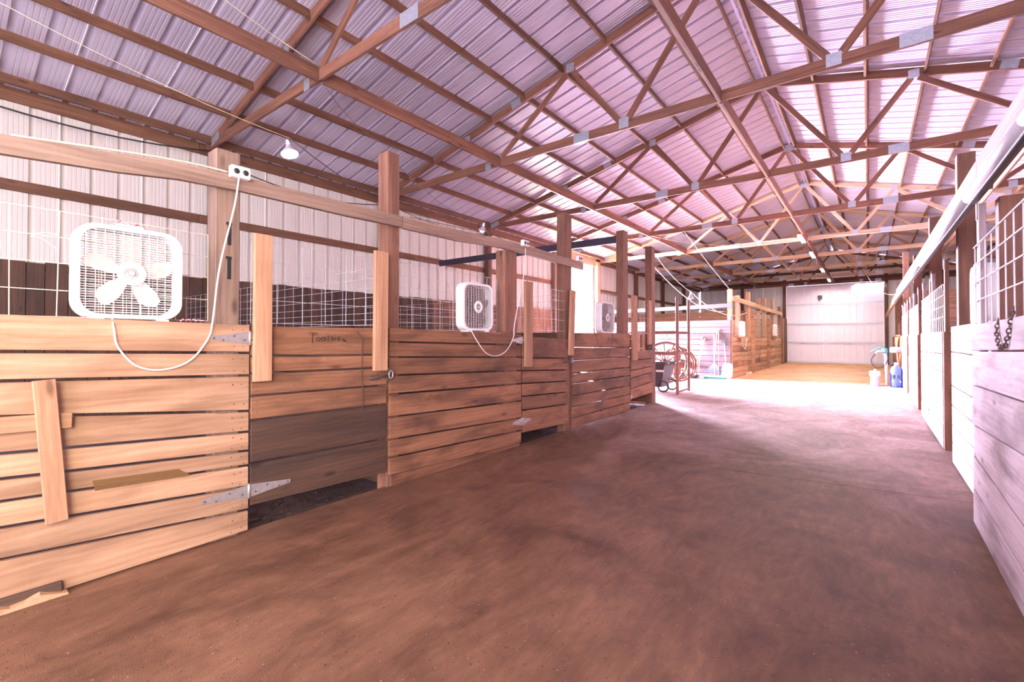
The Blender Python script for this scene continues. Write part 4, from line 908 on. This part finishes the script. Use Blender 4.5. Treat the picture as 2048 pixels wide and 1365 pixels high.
tag(prism('feed_bag', [(0, 0), (.5, .05), (.9, 0), (.85, .14), (.4, .18), (.05, .12)], .05, 'white_plastic', None, Matrix.Translation((BX(19)+.04, 19.2, .01)) @ Matrix.Rotation(PI/2, 4, 'Z')), 'white crumpled bag at the foot of the far left row', 'bag')
# ------------------------------------------------------------------ WATER POINT ON THE RIGHT
t = empty('drain_pipe', (.13, 16.7, 0), 'short white plastic pipe stub with cap standing in the floor', 'pipe')
lathe('pipe_body', [(0, 0), (.10, 0), (.10, .28), (.125, .28), (.125, .42), (.105, .43), (0, .43)], 'white_plastic', t, Matrix.Translation((.13, 16.7, 0))); plank('cap_lug', (.10, 16.7, .455), (.16, 16.7, .455), .05, .05, 'white_plastic', t)
tag(plank('drain_grate', (.1, 16.95, .003), (.62, 17.3, .003), .015, .12, 'rust'), 'dark metal drain grate in the floor between stub and jug', 'grate')
t = empty('yard_hydrant', (.42, 17.4, 0), 'grey yard hydrant with teal lever head beside the blue jug', 'hydrant')
tube('standpipe', [(.42, 17.4, 0), (.38, 17.4, .95)], .04, 'wire', t, 10); tube('head', [(.38, 17.4, .93), (.36, 17.4, 1.06)], .07, 'green', t, 10); tube('lever', [(.42, 17.4, 1.05), (.30, 17.4, 1.12), (.05, 17.4, .98)], .018, 'green', t, 6); tube('spout', [(.38, 17.35, .98), (.2, 17.3, .98), (.16, 17.3, .9)], .025, 'wire', t, 8)
cord(t, [(.16, 17.3, .92), (.05, 17.3, .7), (.15, 17.3, .5), (.35, 17.3, .55), (.45, 17.35, .8)], 'black', .016, 'hose_loop')
t = empty('water_jug', (.58, 16.75, 0), 'blue and white plastic jug standing on the floor by the hydrant', 'jug')
lathe('jug_body', [(0, .0), (.13, 0), (.14, .04), (.14, .42), (.12, .52), (.06, .60), (.04, .62)], 'blue', t, Matrix.Translation((.60, 16.75, 0)), 24); lathe('jug_cap', [(.04, .60), (.045, .67), (0, .68)], 'white_plastic', t, Matrix.Translation((.60, 16.75, 0)))
plank('paper_label', (.50, 16.63, .16), (.70, 16.63, .16), .04, .01, 'cardboard', t); 
for x in (.545, .64): plank('hand_hole', (x, 16.615, .24), (x, 16.615, .34), .05, .01, 'black', t, up=(1, 0, 0))
t = empty('garden_hose', (.72, 17.8, 1.3), 'bundle of orange hoses hanging on the right stall wall', 'hose')
for k in range(7):
    y = 17.7+.07*k; cord(t, [(.74, y, 1.45), (.70-.01*k, y+.02, 1.40), (.66, y+.01, 1.1-.03*k), (.70, y-.02, .55+.06*(k % 3)), (.74, y, .95), (.75, y, 1.42)], 'orange', .017, 'hose_coil')
t = empty('halter', (.68, 17.6, 1.0), 'white rolled cloth hanging among the orange hoses', 'cloth'); 
o = lathe('cloth_roll', [(0, -.16), (.07, -.15), (.09, -.05), (.08, .08), (.04, .16), (0, .17)], 'white_plastic', t, Matrix.Translation((.64, 17.6, 1.02)) @ Matrix.Rotation(PI/2, 4, 'Y'), 12)
# ------------------------------------------------------------------ LIGHTS AND WIRES
def clamp_light(p, lit, label, scale=1.0, tilt=.35):
    r = empty('clamp_light', p, label, 'lamp', 'hanging lamp bulbs'); P = Vector(p); m = Matrix.Translation(P) @ Matrix.Rotation(tilt, 4, 'Y') @ Matrix.Scale(scale, 4)
    lathe('shade', [(.028, .07), (.03, .045), (.05, .02), (.085, -.035), (.088, -.04)], 'track', r, m, 20)
    lathe('socket', [(0, .13), (.018, .13), (.02, .07), (0, .07)], 'white_plastic', r, m, 12)
    lathe('bulb', [(0, -.075), (.028, -.068), (.045, -.04), (.04, -.005), (.02, .03), (.015, .05)], 'bulb' if lit else 'white_plastic', r, m, 14)
    return r
c1 = clamp_light((-4.95, 2.49, 3.36), True, 'lit clamp lamp hanging under the roof right of the pale post', 1.0, -.3)
c2 = clamp_light((-6.1, 6.97, 3.53), True, 'bright bare lamp by the third truss heel above the middle fan', 1.0)
c3 = clamp_light((-5.0, 8.9, 3.3), False, 'unlit dark lamp shade hanging under the dark crossbar', 1.1, 0)
c4 = clamp_light((-3.9, 13.2, 2.50), False, 'unlit white lamp hanging on cords over the side passage', 1.0, 0)
c5 = clamp_light((-5.0, 12.94, 3.76), True, 'small lit lamp under the fifth truss beside the corner post', .7)
wr_ = empty('wiring', (-5, 5, 4), 'loose electric cables slung between trusses, posts and lamps', 'cables')
def cab(A, B, d, mat='cord_white', r=.006): return tube('cable', sag(A, B, d), r, mat, wr_, 5)
cab((-5.0, -.5, 4.0), (-4.95, 2.49, 3.5), .10, 'wire_tan', .003); cab((-4.95, 2.49, 3.5), (-7.4, 7.2, 4.0), .25, 'rust', .005)
cab((-8.6, .2, 4.28), (-8.55, 3.0, 4.42), .12, 'cord_black', .012); cab((-8.55, 3.1, 4.30), (-8.55, 6.5, 4.35), .22, 'cord_black', .010)
cab((-8.5, 6.5, 4.35), (-8.5, 10.1, 4.3), .15, 'cord_black', .008); cab((-8.5, 10.1, 4.35), (-8.5, 13.8, 4.4), .2, 'rust', .01); cab((-5.2, 3.0, 4.45), (-3.4, 2.65, 3.05), .12, 'rust', .003)
cab((-3.5, 2.7, 3.0), (-6.1, 6.97, 3.7), .15, 'rust', .003); cab((-6.1, 6.97, 3.7), (-8.5, 10.2, 4.1), .05, 'rust', .008)
cab((-3.6, 9.5, 3.2), (-3.9, 13.2, 2.65), .10); cab((-3.9, 13.2, 2.65), (-3.8, 20.2, 2.4), .35, 'cord_white', .01); cab((-3.75, 9.5, 3.1), (-4.0, 17.3, 2.3), .35, 'cord_white', .01)
cab((-3.75, 17.0, 3.05), (-4.2, 13.6, 4.45), .04); cab((-3.6, 9.5, 3.3), (-4.9, 13.6, 4.4), .1, 'wire_tan'); cab((-5.2, 13.6, 4.45), (-1.6, 17.2, 4.6), .3, 'wire_tan', .008); cab((-1.6, 17.2, 4.6), (3, 17.2, 4.5), .12, 'wire_tan', .01)
cab((-.2, 24.4, 4.4), (.9, 20, 2.9), .5, 'cord_white', .012); cab((-5.2, .5, 5.3), (-5.2, 3.0, 4.6), .1, 'wire_tan')
def cab2(pts, mat, r=.005): return cord(wr_, pts, mat, r, 'cable')
cab2([Lp(.3, 2.33, .0), Lp(.8, 2.40, .0), Lp(1.1, 2.43, .0), Lp(1.28, 2.43, .01)], 'wire_tan', .007)
cab2([Lp(2.85, 2.47, .0), Lp(3.5, 2.50, .0), Lp(4.2, 2.53, .0), Lp(4.64, 2.53, .01)], 'rust', .003)
def strip_light(p, label, L=1.2, along='Y', lit=True):
    r = empty('strip_light', p, label, 'lamp', 'ceiling strip lights'); x, y, z = p
    d = Vector((0, L/2, 0)) if along == 'Y' else Vector((L/2, 0, 0)); P = Vector(p)
    plank('housing', P-d, P+d, .05, .12, 'fan_white', r)
    s = Vector((.035, 0, 0)) if along == 'Y' else Vector((0, .035, 0))
    if lit:
        a = area('strip_glow', (x, y, z-.08), (0, 0, 0), *((.1, L) if along == 'Y' else (L, .1)), 240 if along == 'Y' else 18, (1, .88, .80) if along == 'Y' else (.85, .85, 1)); a.parent = r; a.matrix_parent_inverse = wm(r).inverted()
    for q in (-1, 1): tube('tube_lamp', [P-d*.96+s*q-Vector((0, 0, .038)), P+d*.96+s*q-Vector((0, 0, .038))], .014, 'tube' if lit else 'white_plastic', r, 8)
for y, lb in ((16.6, 'nearest white strip light on the middle brace'), (20.0, 'second white strip light on the middle brace'), (24.6, 'third white strip light on the middle brace'), (28.9, 'last white strip light on the middle brace')):
    strip_light((-1.60, y, 4.405), lb)
strip_light((.05, 31.35, 4.36), 'glowing strip light above the white end door', 1.3, 'X')
